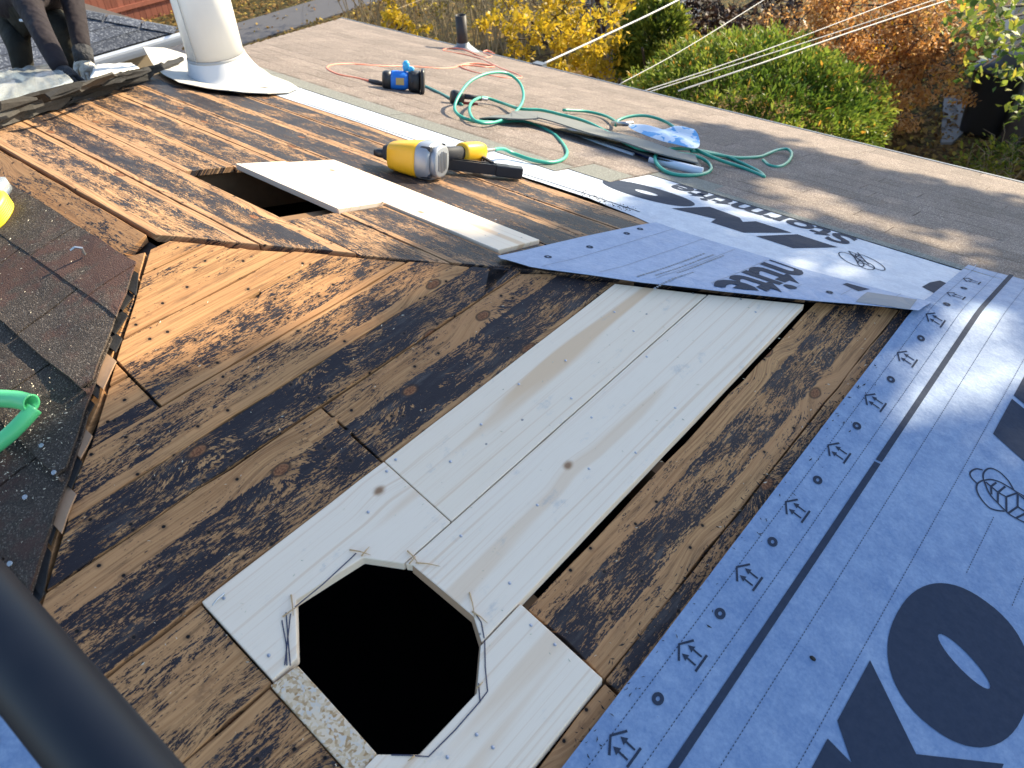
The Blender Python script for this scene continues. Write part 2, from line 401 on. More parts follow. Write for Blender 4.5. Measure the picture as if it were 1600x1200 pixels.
M['osb'] = osb()

# ------------------------------------------------------------------ the house under our feet
GZ = -3.9                                            # garden level
EV = 4.26                                            # eave of side B (plan)
house = thing('house', 'hip-roofed house with half-stripped plank roof deck, seen from on top', 'house', (0, 0, GZ))
def roofmesh(name, poly, pl, dz, mat, parent, th=0.015):
    n = len(poly)
    v = [(x, y, pl(x, y) + dz) for x, y in poly] + [(x, y, pl(x, y) + dz - th) for x, y in poly]
    f = [tuple(range(n)), tuple(range(2 * n - 1, n - 1, -1))] + [(i, i + n, (i + 1) % n + n, (i + 1) % n) for i in range(n)]
    return mesh(name, v, f, mat, parent)
def PD(x, y): return 0.333 * (x + 1.13)
X2 = -1.13                                           # far end of the ridge
def hip2(y): return X2 - 0.84 * abs(y)
# closed deck where the old covering still lies
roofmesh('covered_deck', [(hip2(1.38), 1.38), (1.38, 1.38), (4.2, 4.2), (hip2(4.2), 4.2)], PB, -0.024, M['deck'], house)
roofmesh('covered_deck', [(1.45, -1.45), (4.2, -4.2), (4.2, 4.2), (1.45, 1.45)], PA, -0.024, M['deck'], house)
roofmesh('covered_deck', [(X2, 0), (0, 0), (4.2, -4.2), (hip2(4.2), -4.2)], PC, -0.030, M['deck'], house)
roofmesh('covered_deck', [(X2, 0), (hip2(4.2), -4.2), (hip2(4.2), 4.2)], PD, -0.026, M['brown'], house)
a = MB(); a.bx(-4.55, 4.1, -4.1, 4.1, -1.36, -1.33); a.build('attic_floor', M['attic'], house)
M['stucco'] = plain('house_stucco', (0.55, 0.50, 0.42), 0.85, 0.1, 40, bump=0.3)
for nm, b in (('wall', (-4.5, 4.0, 3.9, 4.05, GZ, -1.3)), ('wall', (-4.5, 4.0, -4.05, -3.9, GZ, -1.3)), ('wall', (3.9, 4.05, -3.9, 3.9, GZ, -1.3)), ('wall', (-4.5, -4.35, -3.9, 3.9, GZ, -1.3))):
    a = MB(); a.bx(*b); a.build(nm, M['stucco'], house)
a = MB(); a.bx(-4.72, 4.26, EV - 0.06, EV - 0.03, -1.40, -1.225); a.build('fascia', M['white'], house)
a = MB(); a.box((-0.25, EV + 0.012, -1.2), (4.47, 0, 0), (0, 0.006, 0), (0, 0, 0.022)); a.box((-0.25, EV - 0.01, -1.187), (4.47, 0, 0), (0, 0.022, 0), (0, 0, 0.004))
M['drip'] = plain('weathered_drip_edge', (0.20, 0.21, 0.22), 0.45, 0.2, 20, metal=0.4)
a.build('drip_edge', M['drip'], house)
for x in (-1.35, -0.95, -0.53, -0.03, 0.42):
    y1 = 1.36; y0 = max(x, 0.02) + 0.05
    if y0 > y1 - 0.2: continue
    a = MB(); v = []
    for xx in (x - 0.02, x + 0.02):
        for y in (y0, y1): v += [(xx, y, PB(0, y) - 0.026), (xx, y, PB(0, y) - 0.17)]
    a.add(v, [(0, 1, 3, 2), (4, 6, 7, 5), (0, 2, 6, 4), (1, 5, 7, 3), (0, 4, 5, 1), (2, 3, 7, 6)]); a.build('rafter', M['rafter'], house)
for y in (-0.49, -0.04, 0.42):
    a = MB(); v = []
    for yy in (y - 0.02, y + 0.02):
        for x in (abs(y) + 0.1, 1.44): v += [(x, yy, PA(x, 0) - 0.026), (x, yy, PA(x, 0) - 0.17)]
    a.add(v, [(0, 1, 3, 2), (4, 6, 7, 5), (0, 2, 6, 4), (1, 5, 7, 3), (0, 4, 5, 1), (2, 3, 7, 6)]); a.build('rafter', M['rafter'], house)

def board(poly, side, mat=None, dz=0.0, grey=None, lo=0.03, hi=0.2, amount=0.5, th=0.021, jit=0.0012, name='board', chips=(), rag=0.0, tilt=0.0, cx=None):
    """a plank with its own plan outline on roof side A/B/C; small jitter along the edges, chips bitten out of them"""
    pl = {'A': PA, 'B': PB, 'C': PC}[side]
    pts = []; n = len(poly)
    for i in range(n):
        p, q = Vector(poly[i]), Vector(poly[(i + 1) % n]); L = (q - p).length
        k = max(1, int(L / 0.07)); nv = Vector((-(q - p).y, (q - p).x)).normalized()
        al = abs((q - p)[1 if side == 'A' else 0]) / max(L, 1e-6)
        for j in range(k):
            t = j / k; c = p + (q - p) * t
            if j: c = c + nv * random.gauss(0, jit if al > 0.9 else jit + rag)
            pts.append(c)
            for (ci, ct, cw, cdp) in chips:
                if ci == i and t <= ct < (j + 1) / k:
                    d = (q - p).normalized(); m_ = p + (q - p) * ct
                    pts += [m_ - d * cw, m_ - d * cw * 0.6 + nv * cdp * 0.9, m_ + d * cw * 0.3 + nv * cdp, m_ + d * cw]
    ax = 0 if side == 'A' else 1
    s0 = min(p[ax] if side != 'C' else -p[ax] for p in poly)
    top = []; bot = []; uvs = []
    for p in pts:
        a_ = (p[ax] if side != 'C' else -p[ax]) - s0
        z = pl(p.x, p.y) + dz + tilt * a_
        top.append((p.x, p.y, z)); bot.append((p.x, p.y, z - th)); uvs.append((p[1 - ax], a_ * 1.038))
    m = len(pts)
    me = bpy.data.meshes.new(name)
    f = [tuple(range(m)), tuple(range(2 * m - 1, m - 1, -1))] + [(i, i + m, (i + 1) % m + m, (i + 1) % m) for i in range(m)]
    me.from_pydata(top + bot, [], f)
    bm = bmesh.new(); bm.from_mesh(me); bmesh.ops.recalc_face_normals(bm, faces=bm.faces); bm.to_mesh(me); bm.free()
    uvl = me.uv_layers.new(name='UVMap')
    for lp in me.loops:
        k = lp.vertex_index; uvl.data[lp.index].uv = uvs[k % m]
        if k >= m: uvl.data[lp.index].uv = (uvs[k % m][0], uvs[k % m][1] + 0.02)
    o = link(name, me, mat or M['old'], house)
    o['grey'] = grey if grey is not None else (0.62 if side == 'B' else 0.18); o['lo'] = lo; o['hi'] = hi; o['amount'] = amount
    return bevel(o, 0.0015)

g_ = 0.0022
def colA(x0, x1, y0=None, y1=None, ga_=g_, gb_=g_, **k):
    """plank on the hip end, clipped to both hips"""
    p = [(x0 + ga_, -9), (x1 - gb_, -9), (x1 - gb_, 9), (x0 + ga_, 9)]
    if y0 is not None: p = clip(p, 0, -1, -(y0 + g_))
    if y1 is not None: p = clip(p, 0, 1, y1 - g_)
    p = clip(p, -1, 1, -0.010 + random.uniform(-0.010, 0.003)); p = clip(p, -1, -1, -0.006)
    return board(p, 'A', **k)
colA(0.035, 0.098, lo=0.0, hi=0.06, amount=0.44, dz=-0.001)
colA(0.098, 0.240, lo=0.012, hi=0.11, amount=0.46, rag=0.003, chips=((1, 0.70, 0.02, 0.006),))
colA(0.240, 0.302, y0=-0.278, gb_=0.0007, lo=0.0, hi=0.004, amount=0.5, rag=0.004, dz=0.001)
colA(0.302, 0.440, y0=-0.278, ga_=0.0007, lo=0.0, hi=0.126, amount=0.60, rag=0.004, dz=0.0005, chips=((2, 0.4, 0.02, 0.01),))
colA(0.330, 0.440, y1=-0.279, lo=0.075, hi=0.13, amount=0.75, dz=-0.003)
colA(0.240, 0.330, y1=-0.279, lo=0.05, hi=0.055, amount=0.05, dz=-0.001)
colA(0.440, 0.552, gb_=0.0007, lo=0.008, hi=0.088, amount=0.62, rag=0.004, dz=0.0016)
colA(0.552, 0.645, ga_=0.0007, lo=0.0, hi=0.095, amount=0.74, rag=0.004, dz=0.001, chips=((1, 0.62, 0.012, -0.012), (1, 0.58, 0.01, -0.01), (1, 0.10, 0.008, -0.02), (1, 0.17, 0.008, -0.02)))
colA(0.645, 0.832, y0=-0.038, lo=0.07, hi=0.178, amount=0.82, rag=0.004, dz=-0.001)
colA(0.645, 0.832, y1=-0.038, lo=0.062, hi=0.188, amount=0.72, dz=0.0, chips=((1, 0.55, 0.007, -0.012), (1, 0.78, 0.007, -0.01)))
colA(0.832, 1.022, y1=-0.470, lo=0.008, hi=0.19, amount=0.52, dz=-0.002)
colA(1.022, 1.223, y1=-0.478, lo=0.02, hi=0.2, amount=0.62, dz=-0.003)
colA(1.2345, 1.417, y0=-0.062, lo=0.045, hi=0.14, amount=0.70, dz=-0.007, rag=0.004)
colA(1.417, 1.50, y0=-0.062, lo=0.0, hi=0.03, amount=0.66, dz=-0.004)
colA(1.419, 1.62, y1=-0.064, lo=0.02, hi=0.024, amount=0.1, dz=-0.006)
# new planks on the hip end, cut round the octagonal vent hole
H = [(0.941, -0.353), (0.961, -0.212), (1.034, -0.156), (1.180, -0.147), (1.221, -0.172), (1.274, -0.244), (1.272, -0.382), (1.225, -0.428), (1.029, -0.424)]
nb = board([(0.834, -0.469), (1.0205, -0.469), (1.0205, -0.417), (0.941, -0.353), (0.961, -0.212), (1.0205, -0.166), (1.0205, -0.037), (0.834, -0.037)], 'A', M['new2'], 0.004, jit=0.0003, name='new_board')
nb['label'] = 'pale new spruce board forming left side of octagonal hole'
board([(0.834, -0.0345), (1.0205, -0.0345), (1.0205, 0.972), (0.834, 0.800)], 'A', M['new'], 0.004, jit=0.0003, name='new_board')
board([(1.0235, -0.164), (1.034, -0.156), (1.180, -0.147), (1.2215, -0.172), (1.2215, 1.168), (1.0235, 0.975)], 'A', M['new2'], 0.005, jit=0.0003, name='new_board')
board([(1.2245, -0.95), (1.416, -0.95), (1.416, -0.066), (1.2245, -0.066), (1.2245, -0.178), (1.274, -0.244), (1.272, -0.382), (1.2245, -0.4285)], 'A', M['new2'], 0.0045, jit=0.0003, name='new_board')
ob = board([(1.0235, -0.4765), (1.2225, -0.4765), (1.2225, -0.4275), (1.029, -0.4245)], 'A', M['osb'], 0.001, jit=0.0006, th=0.012, name='strand_board_strip')
ob['label'] = 'narrow strip of chipped strand board along the hole'

def rowB(y0, y1, x0=None, x1=None, **k):
    p = [(-9, y0 + g_), (9, y0 + g_), (9, y1 - g_), (-9, y1 - g_)]
    if x0 is not None: p = clip(p, -1, 0, -(x0 + g_))
    if x1 is not None: p = clip(p, 1, 0, x1 - g_)
    p = clip(p, 1, -1, -0.001 + random.uniform(-0.008, 0.004)); p = clip(p, -1, -0.84, 1.13)
    return board(p, 'B', **k)
rowB(0.004, 0.180, lo=0.03, hi=0.15, amount=0.60, rag=0.004, dz=0.002)
rowB(0.180, 0.345, lo=0.02, hi=0.13, amount=0.74, rag=0.004, dz=0.003)
rowB(0.345, 0.512, x1=-0.475, lo=0.025, hi=0.145, amount=0.64, dz=0.002)
rowB(0.345, 0.512, x0=0.042, lo=0.0, hi=0.17, amount=0.62, rag=0.004, dz=0.0)
rowB(0.512, 0.683, x1=-0.468, lo=0.01, hi=0.15, amount=0.72, dz=0.0)
rowB(0.512, 0.683, x0=0.057, lo=0.02, hi=0.16, amount=0.75, dz=0.002)
rowB(0.683, 0.862, x1=-0.436, lo=0.03, hi=0.16, amount=0.74, dz=0.001)
rowB(0.683, 0.862, x0=0.527, lo=0.0, hi=0.16, amount=0.72, dz=0.0)
rowB(0.862, 1.035, lo=0.012, hi=0.15, amount=0.84, dz=0.001)
rowB(1.035, 1.210, lo=0.03, hi=0.165, amount=0.80, dz=-0.001)
rowB(1.210, 1.385, lo=0.01, hi=0.12, amount=0.80, dz=0.001)
o_ = board([(-0.466, 0.514), (0.053, 0.514), (0.056, 0.681), (-0.440, 0.681)], 'B', M['new2'], 0.014, jit=0.0003, name='new_board'); o_['label'] = 'shorter new board over the gap in the far deck'
board([(-0.440, 0.684), (0.522, 0.684), (0.525, 0.861), (-0.414, 0.861)], 'B', M['new'], 0.010, jit=0.0003, name='new_board')
board([(-1.25, -0.006), (-0.02, -0.006), (-0.012, -0.075), (-0.05, -0.11), (-1.25, -0.11)], 'C', dz=0.0, lo=0.0, hi=0.12, amount=0.5, rag=0.004)
board([(0.03, -0.042), (0.05, -0.06), (1.3, -1.31), (1.3, -1.42), (0.0, -0.115), (-0.01, -0.08)], 'C', dz=-0.004, lo=0.02, hi=0.3, amount=0.45, rag=0.004)

# nail heads, sunk into the new planks
def studs(name, pts, pl, r, dz, mat, parent):
    a = MB()
    for (x, y) in pts:
        z = pl(x, y) + dz; n = 7
        ring = [(x + r * math.cos(6.283 * i / n), y + r * math.sin(6.283 * i / n), pl(x + r * math.cos(6.283 * i / n), y) if False else pl(x + r * math.cos(6.283 * i / n), y + r * math.sin(6.283 * i / n)) + dz) for i in range(n)]
        a.add(ring + [(x, y, z + r * 0.25)], [(i, (i + 1) % n, n) for i in range(n)])
    return tag(a.build(name, mat, parent), kind='stuff')
na = [(0.855,-0.439),(0.986,-0.448),(0.856,-0.049),(0.899,-0.140),(0.848,-0.016),(1.308,-0.353),(0.887,0.336),(0.905,0.185),(0.914,0.479),(0.993,0.398),(1.057,0.390),(1.115,0.121),(1.056,-0.045),(1.185,-0.050),(0.926,0.065),(0.896,0.710),(1.093,1.034),(1.318,-0.080),(1.265,-0.084),(0.994,0.943),(0.967,0.694),(1.145,1.023),(1.181,0.388),(1.173,0.567),(1.319,-0.294),(1.351,-0.290),(1.135,0.274),(1.038,0.648)]
studs('nail_heads', na, PA, 0.0034, 0.0056, M['steel'], house)
nb_ = [(-0.458,0.534),(-0.430,0.657),(-0.108,0.666),(-0.418,0.762),(0.057,0.679),(0.029,0.809),(0.207,0.804),(0.438,0.782),(0.343,0.873),(0.064,0.576),(-0.357,0.809)]
studs('nail_heads', nb_, PB, 0.0036, 0.0150, M['steel'], house)
# one bent nail standing out of the left new board
a = MB(); p0 = Vector((0.853, -0.438, PA(0.853, 0) + 0.004)); a.tube([p0, p0 + Vector((0.0, 0.004, 0.008)), p0 + Vector((0.004, -0.014, 0.011)), p0 + Vector((0.006, -0.024, 0.009))], 0.0016, 6); a.build('bent_nail', M['steel'], house)
# marker lines and splinters round the hole
def strip(name, pts, wd, pl, dz, mat, parent):
    v = []; f = []
    for i, p in enumerate(pts):
        p = Vector(p); a_ = Vector(pts[max(i - 1, 0)]); b_ = Vector(pts[min(i + 1, len(pts) - 1)])
        t = (b_ - a_).normalized(); nv = Vector((-t.y, t.x)) * wd / 2
        for q in (p - nv, p + nv): v.append((q.x, q.y, pl(q.x, q.y) + dz))
        if i: k = 2 * i; f.append((k - 2, k, k + 1, k - 1))
    return mesh(name, v, f, mat, parent)
for l in ([(0.951,-0.363),(0.952,-0.301),(0.948,-0.225),(0.947,-0.216)], [(0.954,-0.394),(0.992,-0.416),(1.020,-0.438)], [(0.948,-0.380),(0.994,-0.413),(1.024,-0.434)], [(0.955,-0.376),(1.017,-0.440)], [(1.178,-0.141),(1.198,-0.146),(1.221,-0.164)], [(1.224,-0.166),(1.256,-0.201),(1.286,-0.229),(1.288,-0.253),(1.289,-0.314),(1.286,-0.374),(1.263,-0.394),(1.242,-0.414)], [(1.266,-0.230),(1.289,-0.252)]):
    strip('marker_line', l, 0.0022, PA, 0.0062, M['pencil'], house)
for l in ([(0.934,-0.220),(0.968,-0.199)], [(0.958,-0.213),(0.954,-0.189)], [(1.008,-0.143),(1.042,-0.147)], [(1.029,-0.160),(1.027,-0.140)], [(1.036,-0.149),(1.072,-0.121)], [(1.145,-0.119),(1.184,-0.148)], [(1.173,-0.143),(1.207,-0.139)], [(0.929,-0.353),(0.961,-0.375)], [(0.950,-0.389),(0.954,-0.354)], [(1.269,-0.389),(1.267,-0.402)], [(1.269,-0.239),(1.270,-0.223)]):
    p, q = l; z = 0.006
    a = MB(); a.tube([(p[0], p[1], PA(p[0], 0) + z), ((p[0] + q[0]) / 2 + 0.002, (p[1] + q[1]) / 2, PA((p[0] + q[0]) / 2, 0) + z + 0.004), (q[0], q[1], PA(q[0], 0) + z)], [0.0016, 0.0012, 0.0005], 5); a.build('splinter', M['splint'], house)
# rough sawn lip just inside the hole
for i in (2, 3, 4):
    p, q = Vector(H[i]), Vector(H[(i + 1) % 9]); c = Vector((1.10, -0.29))
    pi, qi = p + (c - p) * 0.03, q + (c - q) * 0.03
    v = [(*p, PA(p.x, 0) + 0.003), (*q, PA(q.x, 0) + 0.003), (*qi, PA(qi.x, 0) - 0.014), (*pi, PA(pi.x, 0) - 0.014), (*p, PA(p.x, 0) - 0.016), (*q, PA(q.x, 0) - 0.016)]
    mesh('sawn_edge', v, [(0, 1, 2, 3), (3, 2, 5, 4)], M['cut'], house)

# ------------------------------------------------------------------ shingles
def shingle(poly, pl, z0, z1, ax, sgn, mat, name='shingle', th=0.004, parent=None, wav=0.0, sub=0):
    """slab tilted from z0 at its upper edge to z1 at its butt"""
    s_ = [sgn * p[ax] for p in poly]; lo_, hi_ = min(s_), max(s_)
    def zz(p, top=True):
        t = (sgn * p[ax] - lo_) / max(1e-6, hi_ - lo_)
        return pl(p[0], p[1]) + z0 + (z1 - z0) * t + wav * (mnoise.noise((p[0] * 7, p[1] * 7, 3.1)) + 0.6 * mnoise.noise((p[0] * 17, p[1] * 17, 9))) - (0 if top else th)
    if not sub:
        n = len(poly)
        v = [(*p, zz(p)) for p in poly] + [(*p, zz(p, False)) for p in poly]
        f = [tuple(range(n)), tuple(range(2 * n - 1, n - 1, -1))] + [(i, i + n, (i + 1) % n + n, (i + 1) % n) for i in range(n)]
        me = bpy.data.meshes.new(name); me.from_pydata(v, [], f)
        bm = bmesh.new(); bm.from_mesh(me); bmesh.ops.recalc_face_normals(bm, faces=bm.faces); bm.to_mesh(me); bm.free()
        return link(name, me, mat, parent or house)
    bm = bmesh.new(); bm.faces.new([bm.verts.new((*p, 0)) for p in poly])
    gridcut(bm, sub)
    for vv in bm.verts: vv.co.z = zz(vv.co)
    solid(bm, th)
    return bmo(name, bm, mat, parent or house)
def gridcut(bm, st):
    for ax in (0, 1):
        lo_ = min(v.co[ax] for v in bm.verts); hi_ = max(v.co[ax] for v in bm.verts)
        k = math.floor(lo_ / st) + 1
        while k * st < hi_ - 1e-5:
            no = Vector((1, 0, 0)) if ax == 0 else Vector((0, 1, 0))
            bmesh.ops.bisect_plane(bm, geom=bm.verts[:] + bm.edges[:] + bm.faces[:], plane_co=no * (k * st), plane_no=no, dist=1e-6)
            k += 1
def solid(bm, th):
    bm.normal_update()
    if sum(f.normal.z for f in bm.faces) < 0: bmesh.ops.reverse_faces(bm, faces=bm.faces)
    top = bm.faces[:]
    ret = bmesh.ops.duplicate(bm, geom=bm.verts[:] + bm.edges[:] + top)
    nf = [e for e in ret['geom'] if isinstance(e, bmesh.types.BMFace)]; nv = [e for e in ret['geom'] if isinstance(e, bmesh.types.BMVert)]
    vm = ret['vert_map']
    for v in nv: v.co.z -= th
    bd = [e for f in top for e in f.edges if len(e.link_faces) == 1]
    for e in bd:
        a_, b_ = e.verts
        try: bm.faces.new((a_, vm[a_], vm[b_], b_))
        except ValueError: pass
    bmesh.ops.reverse_faces(bm, faces=nf)
    bmesh.ops.recalc_face_normals(bm, faces=bm.faces)
# side B: courses laid from the eave up, each strip 1 m long
EXP = 0.142
def top_of(x):                                        # where the roofers stopped tearing off
    return 1.985 if x > 0.21 else 1.635
butt0 = EV + 0.025; ncourse = 0
b_y = butt0
while True:
    h_y = b_y - 0.325
    x = hip2(b_y) - random.uniform(0.0, 0.9); made = False
    while x < b_y + 0.02:
        xa, xb = x + 0.0012, x + 0.998
        yt = max(h_y, 1.60 if (xa + xb) / 2 < 0.10 else 1.99)
        if b_y - yt > 0.10:
            p = [(xa, yt), (xb, yt), (xb, b_y + random.uniform(-0.002, 0.002)), (xa, b_y + random.uniform(-0.002, 0.002))]
            p = clip(p, 1, -1, 0.0); p = clip(p, -1, -0.84, 1.13)
            if xb > 0.10 and xa < 0.21 and yt < 1.97 and h_y < 1.9: p = clip(p, 1, 0, 0.205)
            if len(p) > 2:
                made = True
                full = (b_y - yt)
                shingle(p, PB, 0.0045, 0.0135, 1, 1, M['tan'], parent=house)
                # the bare upper half shows only on the topmost courses
                if yt < 2.0 and b_y - 0.142 > yt + 0.01 and (b_y < 2.06 or (b_y < 2.42 and (xa + xb) / 2 > 0.1)):
                    q = [(xa + .001, yt + .001), (xb - .001, yt + .001), (xb - .001, b_y - 0.145), (xa + .001, b_y - 0.145)]
                    q = clip(q, 1, -1, -0.002); q = clip(q, -1, -0.84, 1.128)
                    if xb > 0.10 and xa < 0.21 and yt < 1.97 and h_y < 1.9: q = clip(q, 1, 0, 0.203)
                    if len(q) > 2: shingle(q, PB, 0.0062, 0.0102, 1, 1, M['head'], name='bare_headlap', th=0.0012, parent=house)
        x += 1.0
    b_y -= EXP
    if b_y < 1.84: break
# side C: dark brown three-tab shingles, curling, cut back along the hip
def cshing(x0, x1, yt, yb, z0, z1, hipgap=0.0, **k):
    p = [(x0, -yt), (x1, -yt), (x1, -yb), (x0, -yb)]
    p = clip(p, 1, 1, -0.015 - hipgap)                # x <= -y - gap
    if len(p) < 3: return
    return shingle(p, PC, z0, z1, 1, -1, M['brown'], wav=0.0075, sub=0.04, th=0.0055, **k)
yb = 0.372; random.seed(3)
rows = [(0.085, 0.215, 0.018, 0.026), (0.085, 0.372, 0.016, 0.034), (0.25, 0.512, 0.014, 0.030), (0.39, 0.655, 0.012, 0.027), (0.53, 0.80, 0.010, 0.025), (0.67, 0.94, 0.010, 0.024), (0.81, 1.08, 0.010, 0.024), (0.95, 1.22, 0.01, 0.024)]
offs = [-0.55, 0.0, -0.16, 0.05, -0.1, 0.1, 0.0, 0.1]
for (yt, yb, z0, z1), of in zip(rows, offs):
    x = of - 1.2
    while x < yb:
        w_ = 0.305
        cshing(x + 0.003, x + w_ - 0.003, yt, yb, z0, z1, 0.0 + random.uniform(0, 0.012))
        x += w_
random.seed(11)
# frayed lower layers that show along the cut hip edge
for k in range(19):
    t0 = 0.10 + k * 0.045; t1 = t0 + random.uniform(0.030, 0.060)
    o1, o2 = random.uniform(-0.026, 0.010), random.uniform(-0.026, 0.010)
    p = [(t0 - 0.10, -t0), (t0 + 0.004 + o1, -t0), (t1 + 0.004 + o2, -t1), (t1 - 0.10, -t1)]
    shingle(p, PC, 0.006, 0.010, 1, -1, M['torn' if random.random() < 0.6 else 'cut'], name='felt_layer', wav=0.006, sub=0.015, th=0.004)
# grit, splinters and sawdust
def specks(name, pts, size, mat, lab, zf, parent=None):
    a = MB()
    for (x, y) in pts:
        s_ = size * random.uniform(0.4, 1.5); z = zf(x, y); t = random.uniform(0, 6.28)
        l = s_ * random.uniform(1, 2.4)
        dx, dy = math.cos(t) * l, math.sin(t) * l
        a.add([(x - dx, y - dy, z), (x + dy * .4, y - dx * .4, z), (x + dx, y + dy, z + s_ * .3), (x, y, z + s_ * 0.7)], [(0, 1, 3), (1, 2, 3), (2, 0, 3)])
    return tag(a.build(name, mat, None), lab, 'debris', kind='stuff')
M['chip'] = plain('pale_chips', (0.62, 0.55, 0.42), 0.8, 0.3, 90)
pts = []
for _ in range(420):
    x, y = random.gauss(0.30, 0.10), random.gauss(-0.50, 0.06)
    if y < -x - 0.03: pts.append((x, y))
for _ in range(260):
    x, y = random.uniform(-0.5, 0.6), random.uniform(-0.62, -0.05)
    if y < -max(x, 0) - 0.05: pts.append((x, y))
specks('sawdust', pts, 0.0014, M['chip'], 'pale sawdust and grit scattered over the dark brown shingles', lambda x, y: PC(x, y) + 0.031)
pts = [(random.uniform(0.2, 1.45), random.uniform(-0.6, 1.3)) for _ in range(420)]
pts = [p for p in pts if -p[0] < p[1] < p[0] - 0.05 and not inpoly(p[0], p[1], H)]
specks('wood_chips', pts, 0.0016, M['chip'], 'tiny pale wood chips lying on the near plank deck', lambda x, y: PA(x, y) + 0.006)
pts = [(1.43 + abs(random.gauss(0, 0.03)), random.uniform(-0.2, 1.2)) for _ in range(200)] + [(random.gauss(1.418, 0.006), random.uniform(-0.05, 0.9)) for _ in range(160)]
pts += [(random.uniform(0.25, 0.5), random.gauss(1.41, 0.02)) for _ in range(160)]
specks('tar_grit', pts, 0.0024, M['torn'], 'black grit along plank joints and underlayment edges', lambda x, y: S(x, y) + 0.013 if y > 1.36 or x > 1.455 else PA(x, y) + 0.001)

# ------------------------------------------------------------------ underlayment sheets with their print
def wrink(x, y, s, amp):
    return amp * (mnoise.noise((x * 3.1 + s, y * 3.1, s)) + 0.45 * mnoise.noise((x * 7.3, y * 7.3 + s, s)))
class Sheet:
    def __init__(s, name, label, poly, off, amp, seed, lift=None, mat='under'):
        s.off, s.amp, s.seed, s.lift = off, amp, seed, lift
        bm = bmesh.new(); bm.faces.new([bm.verts.new((*p, 0)) for p in poly]); gridcut(bm, 0.05)
        for v in bm.verts: v.co.z = s.z(v.co.x, v.co.y)
        solid(bm, 0.0014)
        s.o = tag(bmo(name, bm, M[mat], None), label, 'underlayment', 'roofing underlayment sheets')
        for p in s.o.data.polygons: p.use_smooth = False
    def z(s, x, y):
        return S(x, y) + s.off + wrink(x, y, s.seed, s.amp) + (s.lift(x, y) if s.lift else 0)
    def lay(s, name, bm, mat=None, dz=0.0011, label=None):
        gridcut(bm, 0.05)
        for v in bm.verts: v.co.z = s.z(v.co.x, v.co.y) + dz
        bm.normal_update()
        for f in bm.faces:
            if f.normal.z < 0: f.normal_flip()
        o = bmo(name, bm, mat or M['ink'], s.o)
        if label: o['label'] = label
        return o
    def poly(s, name, loops, mat=None, **k):
        """flat printed shape; later loops are holes"""
        bm = bmesh.new(); ed = []
        for lp in loops:
            vs_ = [bm.verts.new((*p, 0)) for p in lp]
            ed += [bm.edges.new((vs_[i], vs_[(i + 1) % len(vs_)])) for i in range(len(vs_))]
        if len(loops) == 1: bm.faces.new(vs_)
        else: bmesh.ops.triangle_fill(bm, edges=ed, use_beauty=True)
        return s.lay(name, bm, mat, **k)
    def line(s, name, pts, wd, mat=None, closed=False, **k):
        bm = bmesh.new(); s.addline(bm, pts, wd, closed); return s.lay(name, bm, mat, **k)
    def addline(s, bm, pts, wd, closed=False):
        P = [Vector(p) for p in pts]; n = len(P); L = []
        for i in range(n):
            a_ = P[(i - 1) % n] if (closed or i) else P[0]; b_ = P[(i + 1) % n] if (closed or i < n - 1) else P[-1]
            t = (b_ - a_).normalized(); nv = Vector((-t.y, t.x)) * wd / 2
            L.append((bm.verts.new((*(P[i] - nv), 0)), bm.verts.new((*(P[i] + nv), 0))))
        for i in range(n if closed else n - 1):
            a_, b_ = L[i], L[(i + 1) % n]; bm.faces.new((a_[0], b_[0], b_[1], a_[1]))
    def dashes(s, p, q, wd, on, off, mat=None, name='printed_dashes'):
        p, q = Vector(p), Vector(q); L = (q - p).length; d = (q - p) / L; t = 0; bm = bmesh.new()
        while t < L:
            s.addline(bm, [p + d * t, p + d * min(L, t + on)], wd); t += on + off
        o = s.lay(name, bm, mat); o['kind'] = 'stuff'; return o
    def text(s, name, body, org, rd, up, size, mat=None, bold=0.02, clipf=None, clip2=None):
        cu = bpy.data.curves.new('t', 'FONT'); cu.body = body; cu.size = 1.0; cu.offset = bold; cu.resolution_u = 4
        to = bpy.data.objects.new('t', cu); col.objects.link(to)
        bpy.context.view_layer.update()
        me = bpy.data.meshes.new_from_object(to.evaluated_get(bpy.context.evaluated_depsgraph_get()))
        bpy.data.objects.remove(to); bpy.data.curves.remove(cu)
        bm = bmesh.new(); bm.from_mesh(me); bpy.data.meshes.remove(me)
        org, rd, up = Vector(org), Vector(rd), Vector(up)
        for v in bm.verts:
            q = org + rd * v.co.x * size + up * v.co.y * size; v.co = (q.x, q.y, 0)
        bmesh.ops.remove_doubles(bm, verts=bm.verts, dist=1e-5)
        if clipf: 
            bmesh.ops.bisect_plane(bm, geom=bm.verts[:] + bm.edges[:] + bm.faces[:], plane_co=(*clipf[0], 0), plane_no=(*clipf[1], 0), clear_outer=True)
        if clip2: bmesh.ops.bisect_plane(bm, geom=bm.verts[:] + bm.edges[:] + bm.faces[:], plane_co=(*clip2[0], 0), plane_no=(*clip2[1], 0), clear_outer=True)
        return s.lay(name, bm, mat)
def ell(cx, cy, rx, ry, rot=0.0, n=48, sq=2.0, shear=0.0):
    out = []
    for i in range(n):
        t = 6.28318 * i / n; c, s_ = math.cos(t), math.sin(t); e = 2.0 / sq
        x, y = rx * math.copysign(abs(c) ** e, c), ry * math.copysign(abs(s_) ** e, s_)
        x += shear * y
        out.append((cx + x * math.cos(rot) - y * math.sin(rot), cy + x * math.sin(rot) + y * math.cos(rot)))
    return out
